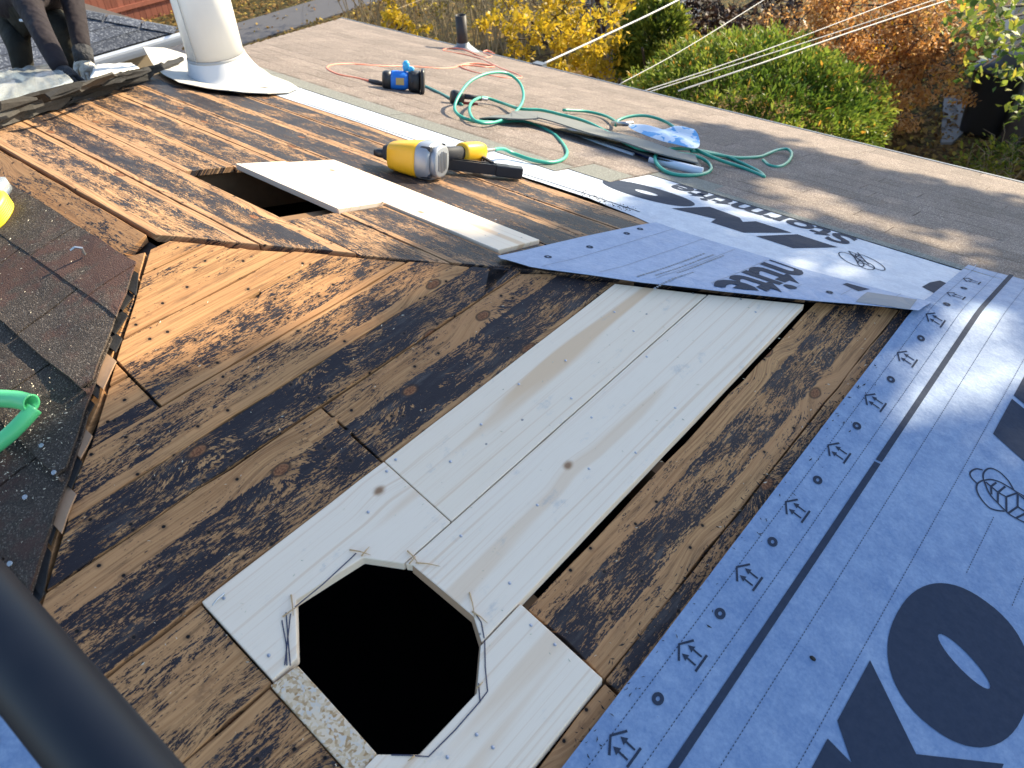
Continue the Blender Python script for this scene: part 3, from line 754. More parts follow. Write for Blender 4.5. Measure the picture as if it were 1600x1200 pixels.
def emblem(sh, org, rd, up, k):
    """printed line emblem: three leaf-like loops round a column of cubes"""
    org, rd, up = Vector(org), Vector(rd), Vector(up)
    T = lambda r, t: tuple(org + rd * r * k + up * t * k)
    bm = bmesh.new()
    for (cx, cy, rx, ry, rot) in ((0.28, 0.72, 0.16, 0.26, 0.5), (0.62, 0.62, 0.20, 0.42, 0.75), (0.30, 0.40, 0.20, 0.46, 0.85)):
        sh.addline(bm, [T(*p) for p in ell(cx, cy, rx, ry, rot, 36)], 0.0042, True)
    for l in (((0.45, 0.72), (0.62, 0.42), (0.86, 0.08)), ((0.26, 0.60), (0.48, 0.30), (0.70, -0.02)), ((0.45, 0.72), (0.30, 0.62)), ((0.52, 0.56), (0.36, 0.46), (0.62, 0.42)), ((0.36, 0.46), (0.48, 0.30), (0.74, 0.26)), ((0.60, 0.14), (0.86, 0.08)), ((0.60, 0.14), (0.62, 0.42))):
        sh.addline(bm, [T(*p) for p in l], 0.0050)
    return sh.lay('printed_emblem', bm)

# --- the near sheet: left edge on the hip end, wrapped over the hip on to side B
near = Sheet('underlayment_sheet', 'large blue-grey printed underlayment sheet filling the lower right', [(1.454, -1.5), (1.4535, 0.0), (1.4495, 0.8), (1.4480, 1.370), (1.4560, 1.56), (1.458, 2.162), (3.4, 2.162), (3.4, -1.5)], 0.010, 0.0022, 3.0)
near.poly('printed_stripe', [[(1.583, -1.4), (1.597, -1.4), (1.597, 0.806), (1.583, 0.802)]])
near.poly('printed_stripe', [[(1.583, 0.809), (1.597, 0.813), (1.597, 2.155), (1.583, 2.155)]])
for x in (1.484, 1.5515, 1.648, 1.748, 1.848, 1.948, 2.048):
    segs = [(-1.2, 2.15)]
    if x > 1.76: segs = [(-1.2, -0.42), (0.68, 0.88), (1.9, 2.15)] if x < 2.0 else [(-1.2, -0.42), (0.70, 0.90)]
    if 1.84 < x < 1.86: segs.append((0.466, 0.482))
    for a_, b_ in segs: near.dashes((x, a_), (x, b_), 0.0016, 0.0042, 0.0042)
def arrow(y):
    x0 = 1.509; bm = bmesh.new()
    near.addline(bm, [(1.500, y - 0.027), (1.4835, y), (1.500, y + 0.027)], 0.0046)
    for dy in (-0.011, 0.011):
        near.addline(bm, [(1.527, y + dy), (1.5065, y + dy)], 0.0040)
        vs_ = [bm.verts.new((1.5085, y + dy - 0.0075, 0)), bm.verts.new((1.4965, y + dy, 0)), bm.verts.new((1.5085, y + dy + 0.0075, 0))]; bm.faces.new(vs_)
    near.addline(bm, [(1.5325, y - 0.021), (1.5325, y + 0.021)], 0.0046)
    near.lay('printed_house_arrow', bm)
for k in range(-4, 10): arrow(-0.137 + 0.2235 * k)
for k in range(-4, 9):
    y = -0.026 + 0.2235 * k
    near.poly('printed_ring', [ell(1.509, y, 0.0105, 0.0125, 0, 20), ell(1.509, y, 0.0035, 0.0048, 0, 12)])
def logo_A(y0):
    """big slanted capitals I K O; letter tops point to -x, reading runs along +y"""
    xb, Hh = 2.031, 0.263
    q = lambda r, t: (xb - t, y0 + r)
    near.poly('printed_letter', [[q(0.0, Hh), q(0.167, Hh), q(0.100, 0.0), q(-0.072, 0.0)]])
    near.poly('printed_letter', [[q(0.184, Hh), q(0.345, Hh), q(0.338, 0.21), q(0.278, 0.0), q(0.118, 0.0)]])
    near.poly('printed_letter', [[q(0.387, Hh), q(0.542, Hh), q(0.440, 0.130), q(0.545, 0.0), q(0.350, 0.0), q(0.292, 0.085), q(0.336, 0.211)]])
    near.poly('printed_letter', [ell(xb - 0.129, y0 + 0.680, 0.132, 0.172, 0, 56, 2.25, 0.0), ell(xb - 0.122, y0 + 0.684, 0.060, 0.020, -0.28, 26)])
logo_A(-0.207); logo_A(1.133)
bm = bmesh.new()
for l in ([(1.785,0.996),(1.772,0.986),(1.765,0.965),(1.770,0.951),(1.789,0.942)], [(1.797,0.965),(1.790,0.985),(1.792,1.006),(1.801,1.020),(1.820,1.024),(1.842,1.015),(1.860,0.998)], [(1.795,0.964),(1.789,0.943),(1.793,0.924),(1.807,0.907),(1.830,0.896),(1.847,0.902),(1.862,0.915)], [(1.797,0.966),(1.809,0.983),(1.826,0.993),(1.844,0.996),(1.867,0.997),(1.889,0.998),(1.916,0.991),(1.933,0.974)], [(1.797,0.966),(1.820,0.937),(1.843,0.926),(1.868,0.917),(1.886,0.917),(1.910,0.923),(1.943,0.939)]):
    near.addline(bm, [(p.x, p.y) for p in smooth_path([(*q, 0) for q in l], 5)], 0.0040)
for l in ([(1.802,0.965),(1.816,0.962),(1.834,0.958),(1.853,0.961),(1.869,0.994),(1.891,0.990),(1.917,0.987)], [(1.834,0.958),(1.843,0.926)], [(1.853,0.961),(1.866,0.918)], [(1.834,0.958),(1.842,0.991)], [(1.816,0.962),(1.822,0.985)], [(1.816,0.962),(1.824,0.939)], [(1.871,0.994),(1.882,0.954),(1.871,0.918)], [(1.882,0.954),(1.904,0.955),(1.926,0.966)], [(1.904,0.955),(1.889,0.919)]):
    near.addline(bm, l, 0.0048)
near.lay('printed_emblem', bm)

# --- sheet along side B, between the bare boards and the shingles
eave = Sheet('underlayment_sheet', 'long underlayment strip painted sunlit white, with large letters along the shingle edge', [(-1.75, 1.40), (-1.49, 1.360), (-0.92, 1.378), (-0.58, 1.372), (0.02, 1.402), (0.30, 1.416), (0.44, 1.395), (0.52, 1.384), (0.61, 1.362), (0.80, 1.36), (1.02, 1.385), (1.28, 1.42), (1.50, 1.44), (1.50, 2.06), (-1.75, 1.90)], 0.0035, 0.0012, 8.0, None, 'under2')
eave.line('printed_line', [(-1.32, 1.385), (-1.02, 1.392), (-0.76, 1.394), (-0.3, 1.415), (0.07, 1.440), (0.28, 1.452), (0.5, 1.45)], 0.006)
def logo_B():
    P_ = eave.poly
    P_('printed_letter', [[(0.945, 1.795), (1.093, 1.792), (1.004, 1.612), (0.868, 1.612)]])
    P_('printed_letter', [[(0.534, 1.612), (0.596, 1.790), (0.728, 1.775), (0.762, 1.733), (0.785, 1.795), (0.925, 1.792), (0.826, 1.607), (0.700, 1.603), (0.690, 1.66)]])
    P_('printed_letter', [ell(0.368, 1.715, 0.186, 0.100, 0, 48, 2.2, 0.25), ell(0.364, 1.711, 0.046, 0.024, 0, 22, 2, 0.4)])
logo_B()
eave.text('printed_word', 'Stormtite', (1.105, 1.985), (-1, 0), (0, -1), 0.195, bold=0.028)
emblem(eave, (1.27, 1.80), (-1, 0), (0, -1), 0.16)
for x0, x1 in ((-0.62, -0.5), (-1.25, -1.15), (-0.05, 0.18)):
    eave.line('printed_line', smooth_path([(x0, 1.56, 0), (x0 + 0.05, 1.545, 0), (x0 + 0.07, 1.58, 0), (x1, 1.55, 0), (x1 + 0.03, 1.575, 0)], 5) and [(p.x, p.y) for p in smooth_path([(x0, 1.56, 0), (x0 + 0.05, 1.545, 0), (x0 + 0.07, 1.58, 0), (x1, 1.55, 0), (x1 + 0.03, 1.575, 0)], 5)], 0.0022)

# --- loose piece draped over the hip, its lower edge standing off the boards
def lift2(x, y):
    d = (y - (x - 0.045)) / 1.414
    return 0.017 * max(0.0, 1 - d / 0.16) ** 2 + 0.006 * max(0, 1 - abs(x - 0.60) / 0.1) 
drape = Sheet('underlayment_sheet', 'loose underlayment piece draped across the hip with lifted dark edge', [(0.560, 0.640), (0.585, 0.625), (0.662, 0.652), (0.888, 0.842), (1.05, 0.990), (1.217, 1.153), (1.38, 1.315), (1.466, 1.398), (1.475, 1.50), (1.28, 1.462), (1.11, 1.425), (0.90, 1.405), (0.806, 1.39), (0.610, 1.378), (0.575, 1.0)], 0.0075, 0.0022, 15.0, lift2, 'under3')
drape.text('printed_word', 'Stormtite', (1.02, 1.905), (0, -1), (1, 0), 0.235, bold=0.028, clipf=((0, 1.400), (0, 1)), clip2=((1.0, 0.972), (1, -1)))
for x in (0.68, 0.79, 0.90, 1.01):
    drape.line('printed_line', [(x, max(x - 0.0, 0.66)), (x, 1.385)], 0.0014, M['ink_soft'])
for x in (1.17, 1.28, 1.39):
    drape.line('printed_line', [(x, x + 0.0), (x, x + 0.10)], 0.0014, M['ink_soft'])
for (x, y) in [(0.626,1.252),(0.630,1.167),(0.644,0.947),(0.637,0.760),(1.250,1.273)]:
    drape.poly('printed_ring', [ell(x, y, 0.010, 0.012, 0, 20), ell(x, y, 0.0036, 0.0045, 0, 12)])
for i, (y0, y1) in enumerate(((0.86, 1.24), (0.92, 1.26), (1.00, 1.28), (0.84, 1.05))):   # rows of fine print, too small to read
    x = 0.865 + 0.022 * i; bm = bmesh.new(); y = y0
    while y < y1:
        l = random.uniform(0.004, 0.014); drape.addline(bm, [(x, y), (x, y + l)], 0.006); y += l + random.uniform(0.003, 0.007)
    o = drape.lay('fine_print', bm, M['ink_soft']); o['kind'] = 'stuff'
drape.poly('printed_letter', [[(1.325, 1.275), (1.320, 1.395), (1.44, 1.475), (1.447, 1.375)]], M['ink_soft'])
drape.poly('printed_letter', [[(1.245, 1.40), (1.30, 1.375), (1.315, 1.435), (1.25, 1.425)]])
eave.poly('printed_letter', [[(1.412,1.647),(1.417,1.723),(1.434,1.781),(1.464,1.770),(1.466,1.677),(1.468,1.615)]])

# --- scrap by the black pipe in the near corner
scrap = Sheet('underlayment_sheet', 'small printed underlayment scrap in the lower left corner behind the rail', [(0.62, -0.86), (0.80, -0.70), (0.88, -0.70), (0.96, -0.72), (1.02, -0.80), (1.02, -1.0), (0.62, -1.02)], 0.010, 0.006, 21.0)
scrap.text('printed_word', 'e', (0.785, -0.775), (0.7, 0.7), (-0.7, 0.7), 0.05, bold=0.0)
for p, q in (((0.74, -0.80), (0.90, -0.74)), ((0.83, -0.87), (0.93, -0.76))): scrap.dashes(p, q, 0.0018, 0.010, 0.008)
scrap.poly('printed_letter', [[(0.90, -0.78), (0.96, -0.77), (0.97, -0.85), (0.91, -0.86)]])

# ------------------------------------------------------------------ white flue with flared base
N_B = Vector((0, SL, 1)).normalized()
fx, fy = [(-1.830,1.297)][0]
fz = PB(fx, fy)
flue = thing('flue_pipe', 'thick white painted metal flue with flared base near the torn shingles', 'flue', (fx, fy, fz))
def circ(cx, cy, r, z, n=40, tilt=None):
    return [(cx + r * math.cos(6.28318 * i / n), cy + r * math.sin(6.28318 * i / n), z + (tilt(cx + r * math.cos(6.28318 * i / n), cy + r * math.sin(6.28318 * i / n)) if tilt else 0)) for i in range(n)]
a = MB(); a.rings([circ(fx, fy, 0.131, fz + 0.115), circ(fx, fy, 0.131, fz + 0.45), circ(fx, fy, 0.130, fz + 0.95)]); a.build('tube', M['white'], flue, True)
bx_, by_ = fx + 0.030, fy + 0.035
rr = []
for t in (0, 0.12, 0.3, 0.55, 0.8, 1.0):
    r = 0.195 - 0.060 * (t ** 0.75); cx, cy = bx_ + (fx - bx_) * t ** 0.6, by_ + (fy - by_) * t ** 0.6
    ring = []
    for i in range(40):
        x, y = cx + r * math.cos(6.28318 * i / 40), cy + r * math.sin(6.28318 * i / 40)
        z0 = PB(x, y) + 0.018
        ring.append((x, y, z0 + (fz + 0.125 - z0) * t))
    rr.append(ring)
a = MB(); a.rings(rr, False, False); a.build('flared_base', M['white'], flue, True)
a = MB(); a.rings([circ(fx, fy, 0.1335, fz + 0.116), circ(fx, fy, 0.137, fz + 0.122), circ(fx, fy, 0.1365, fz + 0.130), circ(fx, fy, 0.1325, fz + 0.134)], False, False); a.build('storm_collar', M['cream'], flue, True)
a = MB(); a.tube([(fx + 0.04, fy - 0.1305, fz + 0.13), (fx + 0.035, fy - 0.131, fz + 0.5), (fx + 0.03, fy - 0.131, fz + 0.95)], 0.0022, 6); a.build('seam', M['cream'], flue)
fl = [(-2.334,1.190),(-2.094,1.101),(-1.859,1.036),(-1.699,1.009),(-1.623,1.056),(-1.547,1.112),(-1.495,1.197),(-1.467,1.304),(-1.496,1.434),(-1.590,1.559),(-1.779,1.617),(-1.914,1.623),(-2.240,1.741),(-2.467,1.610),(-2.419,1.442),(-2.338,1.292)]
bm = bmesh.new(); bm.faces.new([bm.verts.new((*p, 0)) for p in fl]); gridcut(bm, 0.06)
for v in bm.verts:
    e = min(0.06, max(0, (-1.98 - v.co.x) / 0.35) ** 1.6 * 0.06) * max(0.0, min(1.0, (1.5 - v.co.y) / 0.2))
    v.co.z = PB(v.co.x, v.co.y) + 0.016 + e + 0.006 * mnoise.noise((v.co.x * 9, v.co.y * 9, 2)) + 0.010 * max(0, (1.25 - v.co.y) / 0.2)
solid(bm, 0.003); bmo('flange', bm, M['cream'], flue)

# ------------------------------------------------------------------ black plumbing vent near the eave
vx, vy = [(-2.977,4.152)][0]; vz = PB(vx, vy)
vent = thing('vent_pipe', 'short black plumbing vent pipe standing by the far eave', 'vent pipe', (vx, vy, vz))
a = MB(); a.rings([circ(vx, vy, 0.045, vz - 0.02, 24), circ(vx, vy, 0.045, vz + 0.285, 24), circ(vx, vy, 0.039, vz + 0.285, 24), circ(vx, vy, 0.039, vz + 0.12, 24)], True, True); a.build('pipe', M['vent'], vent, True)
a = MB(); a.rings([[(x, y, PB(x, y) + 0.012) for x, y, _ in circ(vx + 0.01, vy + 0.02, 0.12, 0, 24)], circ(vx, vy + 0.005, 0.062, vz + 0.045, 24), circ(vx, vy, 0.049, vz + 0.075, 24)], False, False); a.build('boot', M['drip'], vent, True)

# ------------------------------------------------------------------ black rail close to the camera
rl = thing('guard_rail', 'blurred black rail close up crossing the lower left corner', 'rail', (0.15, -0.736, PC(0, -0.736)))
ra, rb = Vector((0.051, -0.739, 0.338)), Vector((1.75, -0.687, 0.078))
a = MB(); a.tube([ra + (rb - ra) * k / 12 for k in range(13)], 0.045, 40); a.build('rail', M['abs'], rl, True)
for t in (0.03, 0.985):
    p = ra + (rb - ra) * t; zz_ = S(p.x, p.y)
    a = MB(); a.tube([p - Vector((0, 0, 0.02)), (p.x, p.y, zz_ + 0.006)], 0.022, 20); a.build('post', M['abs'], rl, True)
    a = MB(); a.tube([(p.x, p.y, zz_ + 0.030), (p.x, p.y, zz_ + 0.002)], 0.055, 20); a.build('foot_plate', M['abs'], rl, True)

# ------------------------------------------------------------------ yellow framing nailer lying on its side
nz_ = PB(-0.2, 1.12)
nail = thing('nail_gun', 'yellow and grey framing nailer lying on the far boards', 'nail gun', (-0.30, 1.15, PB(0, 1.15)))
nose = Vector([(-0.342,0.991,-0.232)][0]); capc = Vector([(-0.082,1.069,-0.231)][0])
e1 = (capc - nose).normalized(); e3 = (N_B - e1 * N_B.dot(e1)).normalized(); e2 = e3.cross(e1)
L = (capc - nose).length
def at_(d, s_=0.0, h=0.0): return nose + e1 * d + e2 * s_ + e3 * h
a = MB(); a.loft(nose + e3 * 0.002, e1, [(L * 0.28, 0.044, 0.042, 4), (L * 0.30, 0.050, 0.047, 4), (L * 0.52, 0.060, 0.056, 3.6), (L * 0.70, 0.067, 0.062, 3.2), (L * 0.735, 0.066, 0.061, 3.2)], 28, e2, e3); body = a.build('housing', M['yellow'], nail, True)
bevel(body, 0.003, 2)
a = MB(); a.loft(nose + e3 * 0.002, e1, [(L * 0.735, 0.066, 0.063, 3), (L * 0.75, 0.069, 0.065, 3), (L * 0.90, 0.068, 0.065, 2.8), (L * 0.93, 0.061, 0.060, 2.6)], 28, e2, e3); cap = a.build('end_cap', M['grey'], nail, True)
a = MB(); a.loft(nose + e3 * 0.002, e1, [(L * 0.925, 0.055, 0.055, 2.6), (L * 1.0, 0.054, 0.054, 2.6), (L * 1.012, 0.048, 0.048, 2.6)], 28, e2, e3); a.build('exhaust_plate', M['grey'], cap, True)
for k in range(6): a = MB(); a.box(at_(L * 1.014, -0.027 + 0.0108 * k, 0.002), e1 * 0.0016, e2 * 0.0017, e3 * (0.038 - 0.004 * abs(k - 2.5))); a.build('rib', M['steel'], cap)
for (sx, sh_) in ((0.048, 0.048), (-0.048, 0.048), (0.048, -0.044), (-0.048, -0.044)): a = MB(); a.tube([at_(L * 0.80, sx, sh_), at_(L * 0.945, sx, sh_)], 0.0085, 8); a.build('bolt', M['rubber'], cap)
a = MB(); a.loft(nose, e1, [(0.0, 0.010, 0.012, 3), (L * 0.06, 0.014, 0.015, 3), (L * 0.19, 0.015, 0.016, 3)], 14, e2, e3); a.build('nose_tip', M['black'], nail, True)
a = MB(); a.loft(nose + e2 * 0.006 + e3 * 0.006, e1, [(L * 0.16, 0.026, 0.026, 3.5), (L * 0.22, 0.030, 0.030, 3.5), (L * 0.29, 0.032, 0.032, 3.5)], 16, e2, e3); a.build('nose_guard', M['rubber'], nail, True)
hs = at_(L * 0.78, 0.05, 0.012); he = Vector([(-0.173,1.367,-0.323)][0]); hd = (he - hs)
hu = (e3 - hd.normalized() * e3.dot(hd.normalized())).normalized(); hv = hd.normalized().cross(hu)
a = MB(); a.loft(hs, hd, [(0.0, 0.026, 0.030, 2.4), (hd.length * 0.35, 0.023, 0.025, 2.4), (hd.length * 0.62, 0.023, 0.026, 2.4)], 18, hv, hu); a.build('grip', M['rubber'], nail, True)
a = MB(); a.loft(hs, hd, [(hd.length * 0.55, 0.030, 0.033, 2.6), (hd.length * 0.60, 0.034, 0.038, 2.6), (hd.length * 0.93, 0.034, 0.038, 2.6), (hd.length * 1.0, 0.029, 0.033, 2.6)], 20, hv, hu); a.build('handle_end', M['yellow'], nail, True)
conn = Vector([(-0.173,1.440,-0.341)][0])
a = MB(); a.tube([he - hd.normalized() * 0.005, he + (conn - he) * 0.4, he + (conn - he) * 0.42, conn], [0.011, 0.011, 0.008, 0.0075], 12); a.build('air_fitting', M['steel'], nail, True)
ms = at_(L * 0.33, 0.055, -0.020); me_ = Vector([(0.031,1.366,-0.353)][0]); md = (me_ - ms); mu = (N_B - md.normalized() * N_B.dot(md.normalized())).normalized(); mv = md.normalized().cross(mu)
for s_ in (-1, 1): a = MB(); a.box(ms + md * 0.46 + mv * 0.013 * s_ + mu * 0.004, md * 0.42, mv * 0.0035, mu * 0.017); a.build('magazine_rail', M['black'], nail)
a = MB(); a.box(ms + md * 0.46 + mu * (-0.012), md * 0.45, mv * 0.014, mu * 0.005); a.build('magazine_floor', M['rubber'], nail)
a = MB(); a.box(ms + md * 0.885, md * 0.115, mv * 0.021, mu * 0.020); bevel(a.build('magazine_end', M['black'], nail), 0.004, 2)
a = MB(); a.tube([ms + md * 0.62 + mu * 0.004, ms + md * 0.70 + mu * 0.004], 0.005, 8); a.build('nail_strip', M['brass'], nail)
b0 = he + hu * -0.02 - hd.normalized() * 0.012; b1 = ms + md * 0.74 + mu * 0.016
bd = b1 - b0
a = MB(); a.box(b0 + bd * 0.5, bd * 0.5, bd.normalized().cross(e3).normalized() * 0.005, bd.cross(bd.cross(e3)).normalized() * 0.012); a.build('bracket', M['rubber'], nail)
for t in (0.35, 0.55):
    a = MB(); c = b0 + bd * t; n_ = (CAM - c).normalized(); a.tube([c - n_ * 0.001, c + n_ * 0.0135 * 0 + bd.cross(bd.cross(e3)).normalized() * 0 + bd.normalized().cross(e3).normalized() * 0.0056], 0.004, 8); a.build('bracket_hole', M['white'], nail)

# ------------------------------------------------------------------ air hoses and cord
def hosepath(name, label, pts, r, mat, cat, k=8, n=8):
    o = MB().tube(smooth_path(pts, k), r, n).build(name, mat, None, True)
    return tag(o, label, cat)
hosepath('air_hose', 'teal green air hose looping from the yellow nailer across the shingles', [(-0.173,1.440,-0.341),(-0.203,1.526,-0.377),(-0.191,1.577,-0.412),(-0.115,1.604,-0.429),(-0.067,1.668,-0.451),(-0.098,1.794,-0.486),(-0.215,1.957,-0.532),(-0.467,2.174,-0.593),(-0.688,2.236,-0.610),(-0.708,2.042,-0.554),(-0.749,1.937,-0.522),(-0.809,1.904,-0.503),(-0.894,1.950,-0.496),(-0.958,2.056,-0.476),(-1.032,2.217,-0.471),(-1.076,2.398,-0.491),(-1.092,2.559,-0.537),(-1.014,2.574,-0.571),(-0.896,2.475,-0.583),(-0.812,2.354,-0.589),(-0.725,2.172,-0.568),(-0.659,1.966,-0.520),(-0.683,1.881,-0.492),(-0.794,1.952,-0.497),(-0.954,2.134,-0.538),(-1.097,2.373,-0.615),(-1.027,2.434,-0.647),(-0.813,2.344,-0.606),(-0.725,2.411,-0.615),(-0.599,2.438,-0.623),(-0.454,2.434,-0.621),(-0.256,2.335,-0.594),(-0.095,2.244,-0.573),(0.011,2.216,-0.570),(0.072,2.284,-0.594)], 0.0078, M['green'], 'hose')
hosepath('air_hose', 'green air hose coiled at the right end of the shingle strips', [(-0.791,2.687,-0.717),(-0.752,2.846,-0.767),(-0.634,2.866,-0.772),(-0.474,2.738,-0.727),(-0.375,2.590,-0.675),(-0.394,2.641,-0.670),(-0.378,2.730,-0.674),(-0.332,2.814,-0.688),(-0.260,2.860,-0.711),(-0.141,2.792,-0.702),(-0.013,2.641,-0.670),(0.090,2.549,-0.654),(0.186,2.502,-0.650),(0.269,2.543,-0.682),(0.358,2.566,-0.698),(0.450,2.543,-0.696),(0.488,2.524,-0.691),(0.427,2.602,-0.713),(0.316,2.668,-0.729),(0.191,2.697,-0.730),(0.135,2.534,-0.659),(0.086,2.434,-0.627),(0.069,2.323,-0.601),(0.099,2.207,-0.578),(0.169,2.116,-0.568),(0.250,2.074,-0.565),(0.306,2.112,-0.575),(0.330,2.229,-0.608),(0.300,2.364,-0.644),(0.234,2.442,-0.654),(0.178,2.424,-0.634),(0.136,2.347,-0.607)], 0.0078, M['green'], 'hose')
hosepath('air_hose', 'green hose end making a small loop on the sunlit shingles', [(0.130,2.479,-0.644),(0.164,2.612,-0.696),(0.231,2.759,-0.753),(0.270,2.937,-0.804),(0.258,3.082,-0.843),(0.255,3.209,-0.869),(0.281,3.275,-0.882),(0.337,3.204,-0.867),(0.397,3.021,-0.826),(0.423,2.850,-0.782),(0.385,2.813,-0.772),(0.313,2.897,-0.795)], 0.0078, M['green'], 'hose')
hosepath('air_hose', 'dark teal hose running under the blue tool', [(-1.969,2.442,-0.662),(-1.831,2.420,-0.660),(-1.669,2.412,-0.659),(-1.437,2.341,-0.640),(-1.224,2.254,-0.615),(-1.087,2.197,-0.599)], 0.0085, M['greenD'], 'hose')
a = MB(); a.tube([(-1.720,2.115,-0.572),(-1.645,2.107,-0.566),(-1.601,2.132,-0.575)], [0.010, 0.014, 0.010], 10); pl_ = tag(a.build('cord_plug', M['rubber'], None, True), 'dark plug joining the orange cord to the blue tool', 'plug')
hosepath('extension_cord', 'coral orange extension cord snaking from the blue tool to the vent pipe', [(-1.712,2.117,-0.575),(-1.834,2.109,-0.578),(-1.929,2.068,-0.567),(-2.063,2.100,-0.576),(-2.163,2.163,-0.594),(-2.248,2.279,-0.626),(-2.275,2.436,-0.670),(-2.214,2.589,-0.713),(-2.198,2.845,-0.784),(-2.133,3.044,-0.840),(-2.158,3.209,-0.886),(-2.272,3.415,-0.942),(-2.294,3.545,-0.972),(-2.246,3.645,-1.001),(-2.193,3.670,-1.012),(-2.177,3.555,-0.981),(-2.238,3.465,-0.954),(-2.213,3.342,-0.916),(-2.113,3.265,-0.898),(-1.972,3.250,-0.898),(-1.836,3.294,-0.910),(-1.787,3.404,-0.941),(-1.805,3.528,-0.976),(-1.944,3.620,-1.002),(-2.115,3.674,-1.017),(-2.294,3.767,-1.043),(-2.540,3.890,-1.077),(-2.709,3.907,-1.082),(-2.818,3.860,-1.069),(-2.903,3.844,-1.064),(-2.991,3.989,-1.102),(-2.909,4.041,-1.101),(-2.788,4.021,-1.096),(-2.708,4.031,-1.115),(-2.604,4.018,-1.113),(-2.672,4.169,-1.155),(-2.858,4.270,-1.183),(-2.955,4.431,-1.227),(-2.805,4.347,-1.205)], 0.0062, M['orange'], 'cord')
hosepath('wire', 'thin dark wire curving beside the hose loop on the shingles', [(-0.766,1.999,-0.550),(-0.632,1.898,-0.525),(-0.498,1.873,-0.518),(-0.350,1.878,-0.520),(-0.208,1.882,-0.521)], 0.0022, M['black'], 'wire', n=6)
hosepath('wire', 'short stiff black wire in front of the stapler', [(-1.060,1.985,-0.550),(-1.085,2.091,-0.575),(-1.097,2.207,-0.608)], 0.0022, M['black'], 'wire', n=6)

# ------------------------------------------------------------------ blue power tool
tl = Vector([(-1.577,2.091,-0.530)][0]); tr = Vector([(-1.396,2.253,-0.556)][0])
blu = thing('power_tool', 'bright blue power tool with black base lying on the tan shingles', 'power tool', (tl.x, tl.y, PB(0, tl.y)))
u1 = (tr - tl).normalized(); u3 = (N_B - u1 * N_B.dot(u1)).normalized(); u2 = u3.cross(u1); TL = (tr - tl).length
a = MB(); a.loft(tl, u1, [(0.0, 0.036, 0.040, 2.6), (0.012, 0.043, 0.047, 2.6), (TL * 0.19, 0.045, 0.049, 2.6)], 20, u2, u3); a.build('end_cap', M['black'], blu, True)
a = MB(); a.loft(tl, u1, [(TL * 0.18, 0.043, 0.047, 2.5), (TL * 0.24, 0.046, 0.050, 2.5), (TL * 0.50, 0.045, 0.049, 2.5), (TL * 0.60, 0.036, 0.040, 2.4)], 20, u2, u3); hb = a.build('housing', M['blue'], blu, True)
a = MB(); a.box(tl + u1 * TL * 0.40 - u2 * 0.0455, u1 * TL * 0.09, u2 * 0.002, u3 * 0.018); a.build('label_plate', M['brass'], hb)
a = MB(); a.loft(tl, u1, [(TL * 0.58, 0.040, 0.046, 3), (TL * 0.64, 0.050, 0.055, 3), (TL * 0.82, 0.050, 0.056, 3), (TL * 0.84, 0.040, 0.046, 3)], 20, u2, u3); a.build('base_casting', M['black'], blu, True)
a = MB(); a.loft(tl, u1, [(TL * 0.86, 0.060, 0.066, 4.5), (TL * 0.93, 0.060, 0.066, 4.5)], 24, u2, u3); a.build('base_plate', M['black'], blu, True)
for k in range(7):
    t = k * 0.9; a = MB(); c = tl + u1 * TL * (0.66 + 0.03 * (k % 4)) + (u2 * math.cos(t) - 0 * u3) * -0.047 + u3 * math.sin(t * 1.7) * 0.035
    a.tube([c, c - u2 * 0.012], 0.008, 8); a.build('knob', M['grey' if k % 2 else 'rubber'], blu, True)
a = MB(); c = tl + u1 * TL * 0.52 + u3 * 0.050; a.loft(c, u3, [(0, 0.014, 0.010, 2.4), (0.02, 0.020, 0.014, 2.4), (0.04, 0.018, 0.016, 2.2), (0.052, 0.010, 0.008, 2)], 14, u1, u2); a.build('clamp_lever', M['cyan'], blu, True)
a = MB(); c = tl + u1 * TL * 0.63 + u3 * 0.045; a.loft(c, u3, [(0, 0.016, 0.012, 2.4), (0.022, 0.018, 0.014, 2.4), (0.03, 0.010, 0.008, 2)], 14, u1, u2); a.build('clamp_knob', M['cyan'], blu, True)

# ------------------------------------------------------------------ black stapler under the hose loop
q0 = Vector([(-1.159,2.193,-0.569)][0]); q1 = Vector([(-1.082,2.342,-0.616)][0])
stp = thing('staple_gun', 'small black and red staple gun under the green hose loop', 'staple gun', (q0.x, q0.y, PB(0, q0.y)))
u1 = (q1 - q0).normalized(); u3 = (N_B - u1 * N_B.dot(u1)).normalized(); u2 = u3.cross(u1); TL = (q1 - q0).length
a = MB(); a.loft(q0, u1, [(0, 0.022, 0.030, 3), (TL * 0.08, 0.028, 0.036, 3), (TL * 0.32, 0.026, 0.034, 3), (TL * 0.4, 0.018, 0.022, 3)], 16, u2, u3); a.build('housing', M['black'], stp, True)
a = MB(); a.loft(q0 + u3 * 0.008, u1, [(TL * 0.34, 0.013, 0.014, 2.4), (TL * 0.7, 0.012, 0.013, 2.4), (TL * 0.98, 0.014, 0.015, 2.4)], 12, u2, u3); a.build('handle', M['rubber'], stp, True)
M['red'] = plain('dull_red_plastic', (0.30, 0.03, 0.02), 0.5)
a = MB(); a.box(q0 + u1 * TL * 0.52 - u3 * 0.026, u1 * TL * 0.36, u2 * 0.008, u3 * 0.008); a.build('magazine', M['red'], stp)
a = MB(); a.tube([q1 + u3 * 0.006, q1 + u1 * 0.035 + u3 * 0.004], 0.008, 10); a.build('air_fitting', M['steel'], stp)

